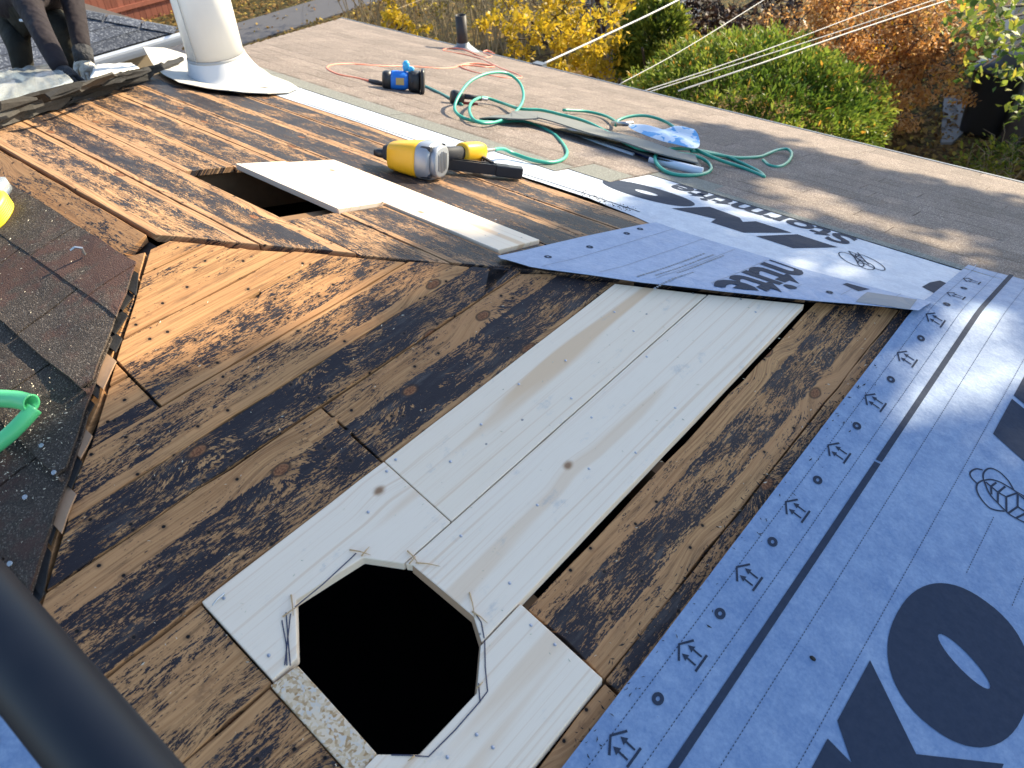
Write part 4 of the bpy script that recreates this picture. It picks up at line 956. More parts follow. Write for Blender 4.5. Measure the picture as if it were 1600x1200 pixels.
# ------------------------------------------------------------------ pile of strips on the shingles
def flexstrip(name, label, pts, wd, mat, th=0.006, cat='roofing strip', group=None, side=None):
    """long thin strip following a path, lying flat across its width; 'side' gives the width direction"""
    P = smooth_path(pts, 6); a = MB(); rr = []
    for i, p in enumerate(P):
        t = (P[min(i + 1, len(P) - 1)] - P[max(i - 1, 0)]).normalized()
        s_ = (N_B.cross(t)).normalized() if side is None else side
        n_ = t.cross(s_).normalized(); n_ = n_ if n_.z > 0 else -n_
        h = wd / 2
        rr.append([p - s_ * h, p + s_ * h, p + s_ * h + n_ * th, p - s_ * h + n_ * th])
    a.rings(rr); o = a.build(name, mat, None); tag(o, label, cat, group); return o
flexstrip('shingle_strip', 'long grey curled shingle strip on top of the pile by the hoses', [(-0.820,2.104,-0.577),(-0.694,2.146,-0.556),(-0.627,2.264,-0.576),(-0.485,2.289,-0.581),(-0.274,2.264,-0.574),(-0.082,2.278,-0.576),(0.109,2.277,-0.583),(0.233,2.342,-0.611)], 0.17, M['felt'])
flexstrip('shingle_strip', 'darker shingle strip beneath the curled grey one', [(-0.514,2.327,-0.640),(-0.299,2.302,-0.619),(-0.090,2.293,-0.608),(0.118,2.265,-0.600),(0.246,2.345,-0.627)], 0.17, M['feltD'])
flexstrip('drip_edge_length', 'dark blue folded metal length under the shingle strips', [(-0.481,2.326,-0.641),(-0.302,2.307,-0.634),(-0.081,2.281,-0.627),(0.098,2.246,-0.617)], 0.05, M['bluemetal'], 0.012, 'metal flashing')
a = MB(); a.tube([(-0.460,2.299,-0.634),(-0.265,2.255,-0.619),(-0.021,2.217,-0.607)], 0.010, 10); tag(a.build('metal_edging', M['whiteplastic'], None, True), 'thin pale metal edging along the front of the pile', 'metal edging')
a = MB(); P = [(0.082,2.189,-0.591),(0.215,2.215,-0.598),(0.322,2.237,-0.604)]; a.tube(P, [0.018, 0.020, 0.020], 14); tag(a.build('caulk_tube', M['whiteplastic'], None, True), 'white plastic tube lying at the end of the pile', 'tube')
# crumpled blue and white wrapper
wp = [(-0.279,2.537,-0.625),(-0.195,2.535,-0.615),(-0.125,2.544,-0.627),(-0.026,2.512,-0.618),(-0.036,2.650,-0.642),(0.061,2.620,-0.584),(0.123,2.579,-0.637),(0.205,2.410,-0.600),(0.096,2.412,-0.597),(0.029,2.380,-0.590),(-0.111,2.433,-0.605),(-0.208,2.470,-0.616)]
cW = Vector((0, 0, 0)); 
for p in wp: cW += Vector(p) / len(wp)
v = [Vector(p) for p in wp]; n = len(v); ring2 = [cW + (p - cW) * 0.55 + Vector((random.uniform(-.01, .01), random.uniform(-.02, .02), random.uniform(0.0, .04))) for p in v]
allv = v + ring2 + [cW + Vector((0, 0, 0.02))]
f = [(i, (i + 1) % n, n + (i + 1) % n, n + i) for i in range(n)] + [(n + i, n + (i + 1) % n, 2 * n) for i in range(n)]
gw = G('printed_wrapper', 0.3, 0.5); pz = gw.noise(gw.geo(), 11.0, 3.0, 0.6)
gw.col(gw.mix(gw.st(pz, 0.50, 0.54), (0.70, 0.74, 0.80), (0.10, 0.36, 0.66)))
o = tag(mesh('plastic_wrapper', allv, f, gw.m), 'crumpled blue and white plastic wrapper on the strip pile', 'wrapper')
m_ = o.modifiers.new('s', 'SUBSURF'); m_.levels = m_.render_levels = 2
tx = o.modifiers.new('t', 'SOLIDIFY'); tx.thickness = 0.001
a = MB(); a.tube([(-0.445,2.665,-0.706),(-0.272,2.509,-0.617),(-0.254,2.556,-0.626)], [0.012, 0.011, 0.014], 10); tag(a.build('hose_coupler', M['steel'], None, True), 'metal hose coupler beside the blue wrapper', 'coupler')

# ------------------------------------------------------------------ things on the brown shingles to the left
P = [(0.182,-0.563,-0.098),(0.211,-0.511,-0.068),(0.264,-0.478,-0.059),(0.312,-0.462,-0.054)]
gh = thing('hand_tool', 'bright green plastic D-handle on the brown shingles', 'tool', P[0])
a = MB(); a.tube(smooth_path(P, 6), [0.018] * 19, 16, False); a.build('grip', M['lime'], gh, True)
c = Vector(P[-1]); dcap = (Vector(P[-1]) - Vector(P[-2])).normalized()
a = MB(); up = dcap.orthogonal().normalized(); bi = dcap.cross(up)
a.rings([[c + r * (up * math.cos(6.283 * j / 20) + bi * math.sin(6.283 * j / 20)) + dcap * d for j in range(20)] for r, d in ((0.018, 0), (0.0186, 0.002), (0.0135, 0.002), (0.0125, -0.03))], False, True); a.build('open_end', M['lime'], gh, True)
P2 = [(0.314,-0.461,-0.067),(0.319,-0.490,-0.077),(0.317,-0.523,-0.091),(0.305,-0.559,-0.107),(0.281,-0.594,-0.121)]
a = MB(); a.tube(smooth_path(P2, 6), [0.0155] * 25, 16); a.build('brace', M['lime'], gh, True)
yb_ = Vector([(-0.501,-0.197,-0.035)][0])
yt = thing('plastic_tool', 'yellow ribbed plastic tool with clear cover at the left edge', 'tool', yb_)
a = MB(); n_ = Vector((0, -SL, 1)).normalized(); ux = Vector((0.8, 0.6, 0)).normalized(); uy = n_.cross(ux)
ax_ = (ux * 0.2 + n_ * 0.98).normalized()
a.loft(yb_, ax_, [(0, 0.045, 0.055, 2.6), (0.012, 0.055, 0.068, 2.6), (0.05, 0.055, 0.068, 2.6), (0.062, 0.045, 0.055, 2.6)], 24, ux, uy); a.build('housing', M['lemon'], yt, True)
for k in range(6): a = MB(); a.loft(yb_, ax_, [(0.014 + 0.006 * k, 0.0565, 0.0695, 2.6), (0.017 + 0.006 * k, 0.0565, 0.0695, 2.6)], 24, ux, uy); a.build('rib', M['lemon'], yt, True)
M['clear'] = plain('cloudy_clear_plastic', (0.62, 0.66, 0.70), 0.25, 0.1, 20, spec=0.5); M['clear'].node_tree.nodes['Principled BSDF'].inputs['Transmission Weight'].default_value = 0.6
a = MB(); a.loft(Vector([(-0.569,-0.133,-0.007)][0]), ax_, [(0, 0.022, 0.035, 5), (0.035, 0.022, 0.035, 5)], 16, ux, uy); a.build('clear_cover', M['clear'], yt, True)
a = MB(); p0 = Vector([(-0.079,-0.140,-0.015)][0]); a.tube([p0, p0 + Vector((0.0, 0, 0.018)), p0 + Vector((-0.006, -0.012, 0.024)), p0 + Vector((-0.012, -0.022, 0.018))], 0.0032, 7); tag(a.build('roofing_nail', M['steel'], None), 'bent roofing nail sticking out of the brown shingles', 'nail')
for k, (x, y) in enumerate([(0.375,-0.493),(0.458,-0.571),(0.565,-0.654),(0.380,-0.595),(0.461,-0.510)]):
    a = MB(); z = PC(x, y) + 0.030; a.loft((x, y, z), (0, -SL, 1), [(0, 0.0060, 0.0050, 2), (0.0015, 0.0055, 0.0045, 2)], 10, Vector((1, 0, 0)), Vector((0, 1, SL)).normalized())
    tag(a.build('roofing_nail', M['clear']), ('pale nail by the green handle end on the shingles', 'pale nail halfway between green handle and black rail', 'pale nail closest to the black rail on the shingles', 'pale nail at the left picture edge below the handle', 'pale nail nearest the cut hip edge of the shingles')[k], 'nail', 'nails on the brown shingles')

# ------------------------------------------------------------------ torn-off shingles and sheeting along the far hip
def slab(name, label, pts, th, mat, cat='torn shingle', group='torn shingles piled along the far hip', wob=0.010, sd_=1):
    """ragged flat piece from world outline points (all about one plane)"""
    P = [Vector(p) for p in pts]; out = []
    random.seed(sd_)
    n = len(P)
    for i in range(n):
        p, q = P[i], P[(i + 1) % n]; k = max(1, int((q - p).length / 0.05))
        for j in range(k):
            c = p + (q - p) * j / k
            if j: c = c + Vector((random.gauss(0, 1), random.gauss(0, 1), random.gauss(0, 0.6))) * wob * 0.5
            out.append(c)
    m = len(out)
    v = out + [p - Vector((0, 0, th)) for p in out]
    f = [tuple(range(m)), tuple(range(2 * m - 1, m - 1, -1))] + [(i, i + m, (i + 1) % m + m, (i + 1) % m) for i in range(m)]
    o = mesh(name, v, f, mat); tag(o, label, cat, group); return o
B3 = lambda l: l
slab('torn_shingle', 'frayed dark shingle at the bottom left of the torn pile', [(-0.848,-0.101,0.058),(-1.061,0.012,0.047),(-1.199,0.189,-0.003),(-1.345,0.339,-0.040),(-1.382,0.428,-0.070),(-1.367,0.392,-0.080),(-1.260,0.262,-0.048),(-1.156,0.143,-0.018),(-1.103,0.085,-0.004)], 0.012, M['torn2'], sd_=2)
slab('torn_shingle', 'grey-brown folded shingle lying second from the left', [(-1.025,-0.006,0.077),(-1.103,0.109,0.049),(-1.173,0.195,0.035),(-1.209,0.269,0.010),(-1.221,0.276,-0.017),(-1.158,0.175,0.006),(-1.064,0.083,0.027)], 0.010, M['torn2'], sd_=3)
slab('torn_shingle', 'long black shingle running under the gloved hands', [(-1.059,0.102,0.072),(-1.173,0.261,0.037),(-1.245,0.396,0.009),(-1.408,0.576,-0.051),(-1.620,0.812,-0.127),(-1.812,0.955,-0.197),(-1.690,0.793,-0.162),(-1.512,0.582,-0.103),(-1.339,0.381,-0.047),(-1.209,0.216,-0.001)], 0.012, M['torn'], sd_=4)
slab('torn_shingle', 'black shingle layer at the right end of the torn pile', [(-1.329,0.318,-0.044),(-1.492,0.522,-0.096),(-1.687,0.761,-0.163),(-1.828,0.971,-0.222),(-1.785,0.918,-0.227),(-1.678,0.748,-0.184),(-1.537,0.554,-0.135),(-1.433,0.427,-0.100)], 0.010, M['torn'], sd_=5)
slab('torn_shingle', 'brown shingle edge raised beside the worker hand', [(-1.151,0.379,0.024),(-1.203,0.474,0.017),(-1.299,0.574,-0.011),(-1.406,0.631,-0.057),(-1.290,0.499,-0.030),(-1.182,0.398,-0.002)], 0.008, M['torn2'], sd_=6)
slab('torn_shingle', 'flat black strip between torn pile and white flue', [(-1.805,0.863,-0.182),(-1.931,1.027,-0.228),(-2.242,1.334,-0.324),(-2.189,1.319,-0.329),(-1.971,1.070,-0.265),(-1.845,0.900,-0.222)], 0.010, M['torn'], sd_=7)
slab('torn_shingle', 'thin black felt strip at the bottom edge of the torn pile', [(-1.048,-0.007,0.017),(-1.191,0.154,-0.025),(-1.355,0.340,-0.075),(-1.528,0.551,-0.132),(-1.755,0.810,-0.207),(-1.936,1.010,-0.265),(-1.878,0.952,-0.261),(-1.552,0.580,-0.156),(-1.372,0.363,-0.096),(-1.201,0.172,-0.042)], 0.006, M['torn'], wob=0.02, sd_=8)
slab('torn_shingle', 'topmost ragged black flap under the left glove', [(-1.037,0.233,0.065),(-1.056,0.306,0.064),(-1.091,0.379,0.049),(-1.080,0.361,0.039),(-1.055,0.288,0.044),(-1.024,0.239,0.053)], 0.008, M['torn'], wob=0.016, sd_=9)
slab('torn_shingle', 'grey weathered flap lying at the left picture edge', [(-1.033,0.024,0.093),(-1.009,0.090,0.090),(-1.052,0.172,0.072),(-1.075,0.217,0.049),(-1.074,0.159,0.050),(-1.014,0.081,0.067),(-0.984,-0.002,0.080)], 0.008, M['torn2'], wob=0.02, sd_=10)
slab('torn_shingle', 'narrow dark shingle scrap pointing at the white flue', [(-1.462,0.568,-0.074),(-1.536,0.704,-0.102),(-1.679,0.888,-0.149),(-1.701,0.905,-0.168),(-1.557,0.723,-0.125),(-1.452,0.578,-0.090)], 0.008, M['torn'], wob=0.014, sd_=12)
M['film'] = G('clear_plastic_film', 0.22, 0.5).m
b_ = M['film'].node_tree.nodes['Principled BSDF']; b_.inputs['Base Color'].default_value = (0.70, 0.72, 0.68, 1); b_.inputs['Transmission Weight'].default_value = 0.35; b_.inputs['Alpha'].default_value = 0.62
def film(name, label, quad, nx, ny, amp, mat, seed, cat='plastic sheet'):
    q = [Vector(p) for p in quad]; v = []; f = []
    for j in range(ny + 1):
        for i in range(nx + 1):
            s_, t = i / nx, j / ny
            p = (q[0] * (1 - s_) + q[1] * s_) * (1 - t) + (q[3] * (1 - s_) + q[2] * s_) * t
            k = mnoise.noise((s_ * 6 + seed, t * 4, seed)) + 0.6 * mnoise.noise((s_ * 14, t * 10 + seed, seed))
            v.append(p + Vector((0.3, -0.3, 1)) * amp * k)
    for j in range(ny):
        for i in range(nx): k = j * (nx + 1) + i; f.append((k, k + 1, k + nx + 2, k + nx + 1))
    o = mesh(name, v, f, mat, None, True); so_ = o.modifiers.new('s', 'SOLIDIFY'); so_.thickness = 0.001
    tag(o, label, cat); return o
film('plastic_sheet', 'crumpled clear plastic sheeting behind the torn pile at the left edge', [*[(-1.033,-0.026,0.067)], *[(-1.367,0.452,-0.026)], *[(-2.612,0.844,-0.289)], *[(-2.698,0.443,-0.261)]], 44, 18, 0.016, M['film'], 4.2)
film('plastic_sheet', 'white paper sheet catching sun right of the gloved hand', [*[(-1.334,0.500,-0.020)], *[(-1.649,0.834,-0.134)], *[(-2.528,1.187,-0.368)], *[(-2.564,1.015,-0.334)]], 12, 6, 0.006, M['white'], 9.2, 'paper sheet')

# ------------------------------------------------------------------ worker bending over the pile
wk = thing('person', 'worker in dark jacket and trousers bending down with gloved hands', 'person', (-2.55, 0.55, PD(-2.55, 0)))
def skin(name, vv, ee, rad, mat, parent, sub=2, root=0):
    me = bpy.data.meshes.new(name); me.from_pydata([tuple(p) for p in vv], ee, []); me.update()
    o = link(name, me, mat, parent)
    sk = o.modifiers.new('skin', 'SKIN'); sk.use_smooth_shade = True
    for i, r in enumerate(rad):
        sv = me.skin_vertices[0].data[i]; sv.radius = (r, r) if not isinstance(r, tuple) else r; sv.use_root = (i == root)
    ss = o.modifiers.new('sub', 'SUBSURF'); ss.levels = ss.render_levels = sub
    return o
def cloth(name, c, sc=14):
    g = G(name, 0.85, 0.2); p = g.obj(); wv = g.noise(p, sc, 5.0, 0.65)
    g.col(g.mix(wv, tuple(x * 0.55 for x in c), tuple(x * 1.4 for x in c))); g.bump(g.noise(p, sc * 0.9, 2.0, 0.5), 0.8, 0.03); return g.m
M['jacket'] = cloth('dark_jacket', (0.026, 0.020, 0.022)); M['trouser'] = cloth('olive_black_trousers', (0.026, 0.024, 0.019)); M['glove'] = cloth('charcoal_glove', (0.045, 0.045, 0.048), 40); M['palm'] = cloth('pale_glove', (0.55, 0.52, 0.46), 40); M['skin'] = plain('skin', (0.45, 0.26, 0.18), 0.5)
J = dict(pel=[(-3.078,0.916,-0.168)][0], waist=[(-3.005,0.946,-0.077)][0], chest=[(-2.762,0.992,0.034)][0], neck=[(-2.561,1.037,0.144)][0], head=[(-2.467,1.087,0.237)][0],
  shl=[(-2.519,0.802,0.031)][0], ell=[(-2.180,0.696,-0.065)][0], wrl=[(-2.041,0.664,-0.173)][0], shr=[(-2.681,1.089,0.053)][0], elr=[(-2.432,0.954,-0.105)][0], wrr=[(-2.318,0.883,-0.211)][0],
  hpl=[(-3.114,0.884,-0.198)][0], knl=[(-2.898,0.809,-0.248)][0], anl=[(-2.930,0.758,-0.497)][0], hpr=[(-2.957,1.014,-0.148)][0], knr=[(-2.536,0.909,-0.140)][0], anr=[(-2.564,0.875,-0.424)][0], hem=[(-2.933,0.875,-0.194)][0])
J = {k: Vector(v) for k, v in J.items()}
mid = lambda a_, b_, t=0.5: a_ + (b_ - a_) * t
vv = [J['pel'], J['waist'], J['chest'], J['neck'], mid(J['chest'], J['shl']), J['shl'], mid(J['shl'], J['ell']), J['ell'], mid(J['ell'], J['wrl']), J['wrl'], mid(J['chest'], J['shr']), J['shr'], mid(J['shr'], J['elr']), J['elr'], mid(J['elr'], J['wrr']), J['wrr'], J['hpl'], J['knl'], mid(J['knl'], J['anl']), J['anl'], J['hpr'], mid(J['hpr'], J['knr']), J['knr'], mid(J['knr'], J['anr']), J['anr'], J['anl'] + Vector((0.16, -0.10, -0.03)), J['anr'] + Vector((0.17, -0.08, -0.03))]
ee = [(0, 1), (1, 2), (2, 3), (2, 4), (4, 5), (5, 6), (6, 7), (7, 8), (8, 9), (2, 10), (10, 11), (11, 12), (12, 13), (13, 14), (14, 15), (0, 16), (16, 17), (17, 18), (18, 19), (0, 20), (20, 21), (21, 22), (22, 23), (23, 24), (19, 25), (24, 26)]
rad = [0.15, 0.15, 0.16, 0.06, 0.08, 0.055, 0.045, 0.040, 0.037, 0.030, 0.08, 0.055, 0.045, 0.040, 0.036, 0.030, 0.09, 0.062, 0.055, 0.045, 0.10, 0.085, 0.070, 0.060, 0.05, 0.05, 0.05]
body = skin('body', vv, ee, rad, M['trouser'], wk)
# jacket: sleeves and trunk slightly outside the body
jv = [vv[0] + (J['hem'] - vv[0]) * 0.55] + vv[1:3] + vv[4:10] + vv[10:16]
je = [(0, 1), (1, 2), (2, 3), (3, 4), (4, 5), (5, 6), (6, 7), (7, 8), (2, 9), (9, 10), (10, 11), (11, 12), (12, 13), (13, 14)]
jr = [0.165, 0.165, 0.175, 0.10, 0.075, 0.056, 0.050, 0.048, 0.040, 0.10, 0.075, 0.058, 0.050, 0.046, 0.040]
skin('jacket', jv, je, jr, M['jacket'], wk)
for q, wd in (([(-2.598,0.787,-0.073)][0], 0.026), ([(-2.605,0.808,-0.019)][0], 0.014)):
    a = MB(); q = Vector(q); a.box(q, r_ * wd, d_ * 0.005, f_ * 0.004); a.build('reflective_patch', M['whiteplastic'], wk)
def hand(wr, el, mat, side):
    d = (wr - el).normalized(); d = (d + Vector((0.15, 0.05, -0.35))).normalized()
    s_ = d.cross(Vector((0, 0, 1))).normalized() * side; n_ = d.cross(s_).normalized()
    V = [wr - d * 0.03, wr + d * 0.035, wr + d * 0.075]; E_ = [(0, 1), (1, 2)]; r_h = [0.036, (0.040), 0.036]
    for k, ln in enumerate((0.062, 0.074, 0.070, 0.055)):
        o_ = s_ * (k - 1.5) * 0.021; b0 = len(V)
        V += [wr + d * 0.082 + o_, wr + d * (0.082 + ln * 0.55) + o_ + Vector((0, 0, -0.008)), wr + d * (0.080 + ln * 0.85) + o_ + Vector((0, 0, -0.032))]
        E_ += [(2, b0), (b0, b0 + 1), (b0 + 1, b0 + 2)]; r_h += [0.0115, 0.0105, 0.009]
    b0 = len(V); V += [wr + d * 0.045 - s_ * 0.045, wr + d * 0.080 - s_ * 0.060, wr + d * 0.105 - s_ * 0.055 + Vector((0, 0, -0.015))]
    E_ += [(1, b0), (b0, b0 + 1), (b0 + 1, b0 + 2)]; r_h += [0.015, 0.012, 0.010]
    return skin('glove', V, E_, r_h, mat, wk, 1)
hand(J['wrl'], J['ell'], M['glove'], 1); hand(J['wrr'], J['elr'], M['palm'], -1)
a = MB(); d = (J['wrr'] - J['elr']).normalized(); a.tube([J['wrr'] - d * 0.03, J['wrr'] + d * 0.045], [0.046, 0.043], 14); a.build('glove_cuff', M['glove'], wk, True)
# head above the frame: cap, face
hd_ = J['head']; fd = (Vector((0.45, -0.35, -0.75))).normalized()
a = MB(); ux = fd.orthogonal().normalized(); uy = fd.cross(ux)
a.loft(hd_ - fd * 0.11, fd, [(0, 0.02, 0.02, 2), (0.02, 0.06, 0.06, 2), (0.07, 0.092, 0.085, 2), (0.12, 0.096, 0.09, 2), (0.13, 0.098, 0.092, 2)], 18, ux, uy); a.build('cap', M['jacket'], wk, True)

skin('head', [J['neck'], mid(J['neck'], hd_, 0.6), hd_, hd_ + fd * 0.06, hd_ + fd * 0.10, hd_ + fd * 0.05 + ux * 0.095, hd_ + fd * 0.05 - ux * 0.095], [(0, 1), (1, 2), (2, 3), (3, 4), (3, 5), (3, 6)], [0.055, 0.06, 0.085, 0.075, 0.03, 0.018, 0.018], M['skin'], wk)

a = MB(); c = Vector((1.683, 0.253, near.z(1.683, 0.253))); a.loft(c, (0.27, 0, 1), [(0, 0.0065, 0.004, 2), (0.003, 0.006, 0.0035, 2), (0.004, 0.003, 0.002, 2)], 10, Vector((1, 0, -SL)).normalized(), Vector((0, 1, 0))); tag(a.build('tar_crumb', M['torn']), 'single black tar crumb on the near blue underlayment', 'debris')

# ------------------------------------------------------------------ garden
def ground_mat():
    g = G('leafy_ground', 0.95, 0.1); p = g.geo()
    a_ = g.noise(p, 9.0, 6.0, 0.75); b_ = g.noise(p, 0.35, 3.0, 0.6); vor = g.t.nodes.new('ShaderNodeTexVoronoi'); g.put(vor.inputs['Vector'], p); vor.inputs['Scale'].default_value = 15.0
    cv = g.n('SeparateColor', ins={0: vor.outputs['Color']})
    lf = g.ramp(cv, [(0.0, (0.05, 0.035, 0.02)), (0.35, (0.13, 0.075, 0.03)), (0.6, (0.20, 0.12, 0.045)), (0.85, (0.30, 0.20, 0.05)), (1.0, (0.10, 0.10, 0.04))])
    c = g.mix(g.st(a_, 0.45, 0.6), (0.045, 0.045, 0.022), lf)
    c = g.mix(g.st(b_, 0.45, 0.6), c, lf)
    g.col(c); g.bump(g.add(a_, g.mul(cv, 0.4)), 0.8, 0.04); return g.m
gm = ground_mat()
bm = bmesh.new(); bmesh.ops.create_grid(bm, x_segments=40, y_segments=40, size=150)
for v in bm.verts: v.co.z = GZ + (0.06 * mnoise.noise((v.co.x * 0.2, v.co.y * 0.2, 0)) if v.co.length > 25 else 0)
tag(bmo('ground', bm, gm), 'leaf-strewn garden ground around the house', kind='structure')
M['asph'] = plain('old_asphalt', (0.10, 0.10, 0.11), 0.9, 0.25, 20, bump=0.4)
M['conc'] = plain('concrete', (0.24, 0.22, 0.20), 0.9, 0.2, 12, bump=0.3)
a = MB(); a.bx(-14.75, -13.35, 5.0, 24.0, GZ + 0.0, GZ + 0.03); tag(a.build('path', M['asph']), 'grey asphalt path between leafy lawn strips', kind='structure')
sl = [(-1.107,13.050,-3.860),(-0.670,13.416,-3.860),(-0.530,12.552,-3.860),(-0.430,11.970,-3.860),(-0.449,11.344,-3.860),(-0.577,11.254,-3.860)]
a = MB(); n = len(sl); a.add(list(sl) + [(x, y, z - 0.06) for x, y, z in sl], [tuple(range(n))] + [(i, i + n, (i + 1) % n + n, (i + 1) % n) for i in range(n)]); o = a.build('concrete_slab_path', M['conc']); tag(o, 'worn concrete slab path between the brown leaves', kind='structure')

# neighbour's garage
gc = Vector([(-8.502,4.514,-1.950)][0])
ga = thing('garage', 'neighbouring garage with dark blue shingled hip roof and white gutter', 'garage', (gc.x - 2, gc.y - 2, GZ))
pt = 0.36
def PG(x, y): return gc.z + pt * (gc.x - x)
def PG2(x, y): return gc.z + pt * (gc.y - y)
M['navy'] = granules('dark_blue_grey_shingle', (0.030, 0.034, 0.045), (0.085, 0.095, 0.12), (0.17, 0.18, 0.20), 60.0, None, 0.5)
roofmesh('roof_deck', [(gc.x, gc.y), (gc.x - 2.6, gc.y - 2.6), (gc.x - 2.6, gc.y - 6), (gc.x, gc.y - 8.6)], PG, -0.02, M['deck'], ga)
roofmesh('roof_deck', [(gc.x, gc.y), (gc.x - 5.2, gc.y), (gc.x - 2.6, gc.y - 2.6)], PG2, -0.02, M['deck'], ga)
roofmesh('roof_deck', [(gc.x - 2.6, gc.y - 2.6), (gc.x - 5.2, gc.y), (gc.x - 5.2, gc.y - 8.6), (gc.x - 2.6, gc.y - 6)], lambda x, y: gc.z + pt * (x - gc.x + 5.2), -0.02, M['navy'], ga)
random.seed(5)
xb = gc.x + 0.02; k = 0
while xb > gc.x - 2.5 and k < 12:
    xt = xb - 0.40; y = gc.y - (gc.x - xb) - random.uniform(0, 0.9) + 0.9
    while y > gc.y - 5.0:
        p = [(xt, y - 0.95), (xb, y - 0.95), (xb, y), (xt, y)]
        p = clip(p, -1, 1, gc.y - gc.x)               # y - x <= gc.y - gc.x
        if len(p) > 2: shingle(p, PG, 0.0, 0.018, 0, 1, M['navy'], parent=ga, th=0.008)
        y -= 0.955
    xb -= 0.21; k += 1
for i in range(9):                                    # hip caps
    c = gc + Vector((-0.15 - 0.29 * i, -0.15 - 0.29 * i, 0)); d = Vector((-0.7, -0.7, pt * 0.7)).normalized(); s_ = Vector((0.7, -0.7, 0))
    a = MB(); z = gc.z + pt * (gc.x - c.x) + 0.035
    c = Vector((c.x, c.y, z)); a.add([c + d * 0.2, c - d * 0.2, c - d * 0.2 + s_ * 0.14 - Vector((0, 0, 0.036)), c + d * 0.2 + s_ * 0.14 - Vector((0, 0, 0.036)), c - d * 0.2 - s_ * 0.14 - Vector((0, 0, 0.036)), c + d * 0.2 - s_ * 0.14 - Vector((0, 0, 0.036))], [(0, 1, 2, 3), (0, 5, 4, 1)]); a.build('hip_cap', M['navy'], ga)
M['gutter'] = plain('white_gutter', (0.68, 0.70, 0.74), 0.4, 0.08, 8, spec=0.5)
a = MB(); gx = gc.x + 0.02
prof = [(0.0, 0.0), (0.0, -0.11), (0.07, -0.12), (0.10, -0.07), (0.115, -0.03), (0.12, 0.0), (0.112, 0.0), (0.10, -0.03), (0.065, -0.105), (0.008, -0.10), (0.008, 0.0)]
a.rings([[(gx + px_, y, gc.z - 0.015 + pz_) for px_, pz_ in prof] for y in (gc.y + 0.06, gc.y - 8.6)]); a.build('gutter', M['gutter'], ga)
a = MB(); a.bx(gc.x - 0.03, gc.x + 0.015, gc.y - 8.6, gc.y, gc.z - 0.16, gc.z - 0.02); a.build('fascia', M['white'], ga)
M['tanwall'] = plain('tan_wall', (0.32, 0.25, 0.17), 0.85, 0.15, 20, bump=0.3)
a = MB(); a.bx(gc.x - 4.9, gc.x - 0.3, gc.y - 8.3, gc.y - 0.3, GZ, gc.z - 0.1); a.build('wall', M['tanwall'], ga)

# fences: every board its own piece
def fence(label, p, q, h, mat, bw=0.14, gap=0.008):
    p, q = Vector(p), Vector(q); d = (q - p); L = d.length; d.normalize(); n_ = d.cross(Vector((0, 0, 1)))
    r = thing('fence', label, 'fence', tuple(p))
    for z in (0.35, h - 0.35): a = MB(); a.box(p + d * L / 2 + Vector((0, 0, z)) + n_ * 0.03, d * L / 2, n_ * 0.019, Vector((0, 0, 0.045))); a.build('rail', mat, r)
    t = 0; me = None
    while t < L:
        hh = h * random.uniform(0.985, 1.0)
        a = MB(); c = p + d * (t + bw / 2); w_ = bw / 2 - gap / 2
        a.box(c + Vector((0, 0, hh / 2)), d * w_, n_ * 0.010, Vector((0, 0, hh / 2))); a.build('board', mat, r); t += bw
    return r
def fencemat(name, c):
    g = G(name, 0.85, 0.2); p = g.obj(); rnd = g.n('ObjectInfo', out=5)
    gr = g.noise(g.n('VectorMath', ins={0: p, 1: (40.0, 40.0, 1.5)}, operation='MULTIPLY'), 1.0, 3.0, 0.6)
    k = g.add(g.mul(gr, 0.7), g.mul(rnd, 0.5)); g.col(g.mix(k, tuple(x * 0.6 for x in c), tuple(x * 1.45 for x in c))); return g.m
M['redf'] = fencemat('red_stained_fence', (0.24, 0.085, 0.055)); M['darkf'] = fencemat('dark_brown_and_shaded_fence', (0.060, 0.030, 0.024))
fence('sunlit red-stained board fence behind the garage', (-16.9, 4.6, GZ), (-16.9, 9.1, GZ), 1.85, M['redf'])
fence('board fence coloured dark for shade beyond the asphalt path', (-16.9, 9.25, GZ), (-16.9, 15.5, GZ), 1.85, M['darkf'])  # dark brown here paints in the shade over this stretch
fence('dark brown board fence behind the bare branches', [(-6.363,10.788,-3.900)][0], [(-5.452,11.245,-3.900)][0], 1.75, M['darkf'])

# house with pale siding at the right edge, bin beside it
cx, cy, _ = [(-0.542,12.606,-3.900)][0]
nh = thing('neighbour_house', 'pale lap-sided house corner behind the black bin', 'house', (cx, cy, GZ))
M['siding'] = plain('cream_siding', (0.50, 0.45, 0.37), 0.6, 0.08, 10)
a = MB(); a.bx(cx + 0.04, cx + 6, cy + 0.04, cy + 7, GZ, GZ + 2.5); a.build('wall', M['siding'], nh)
for i in range(13):
    z = GZ + 0.15 + 0.18 * i
    a = MB(); a.add([(cx + 0.02, cy + 0.035, z + 0.18), (cx + 6, cy + 0.035, z + 0.18), (cx + 6, cy + 0.012, z), (cx + 0.02, cy + 0.012, z), (cx + 6, cy + 0.038, z), (cx + 0.02, cy + 0.038, z)], [(3, 2, 1, 0), (3, 5, 4, 2)]); a.build('siding_board', M['siding'], nh)
    a = MB(); a.add([(cx + 0.035, cy + 0.02, z + 0.18), (cx + 0.035, cy + 7, z + 0.18), (cx + 0.012, cy + 7, z), (cx + 0.012, cy + 0.02, z), (cx + 0.038, cy + 7, z), (cx + 0.038, cy + 0.02, z)], [(0, 1, 2, 3), (3, 2, 4, 5)]); a.build('siding_board', M['siding'], nh)
a = MB(); a.bx(cx - 0.01, cx + 0.07, cy - 0.01, cy + 0.07, GZ, GZ + 2.5); a.build('corner_trim', M['white'], nh)
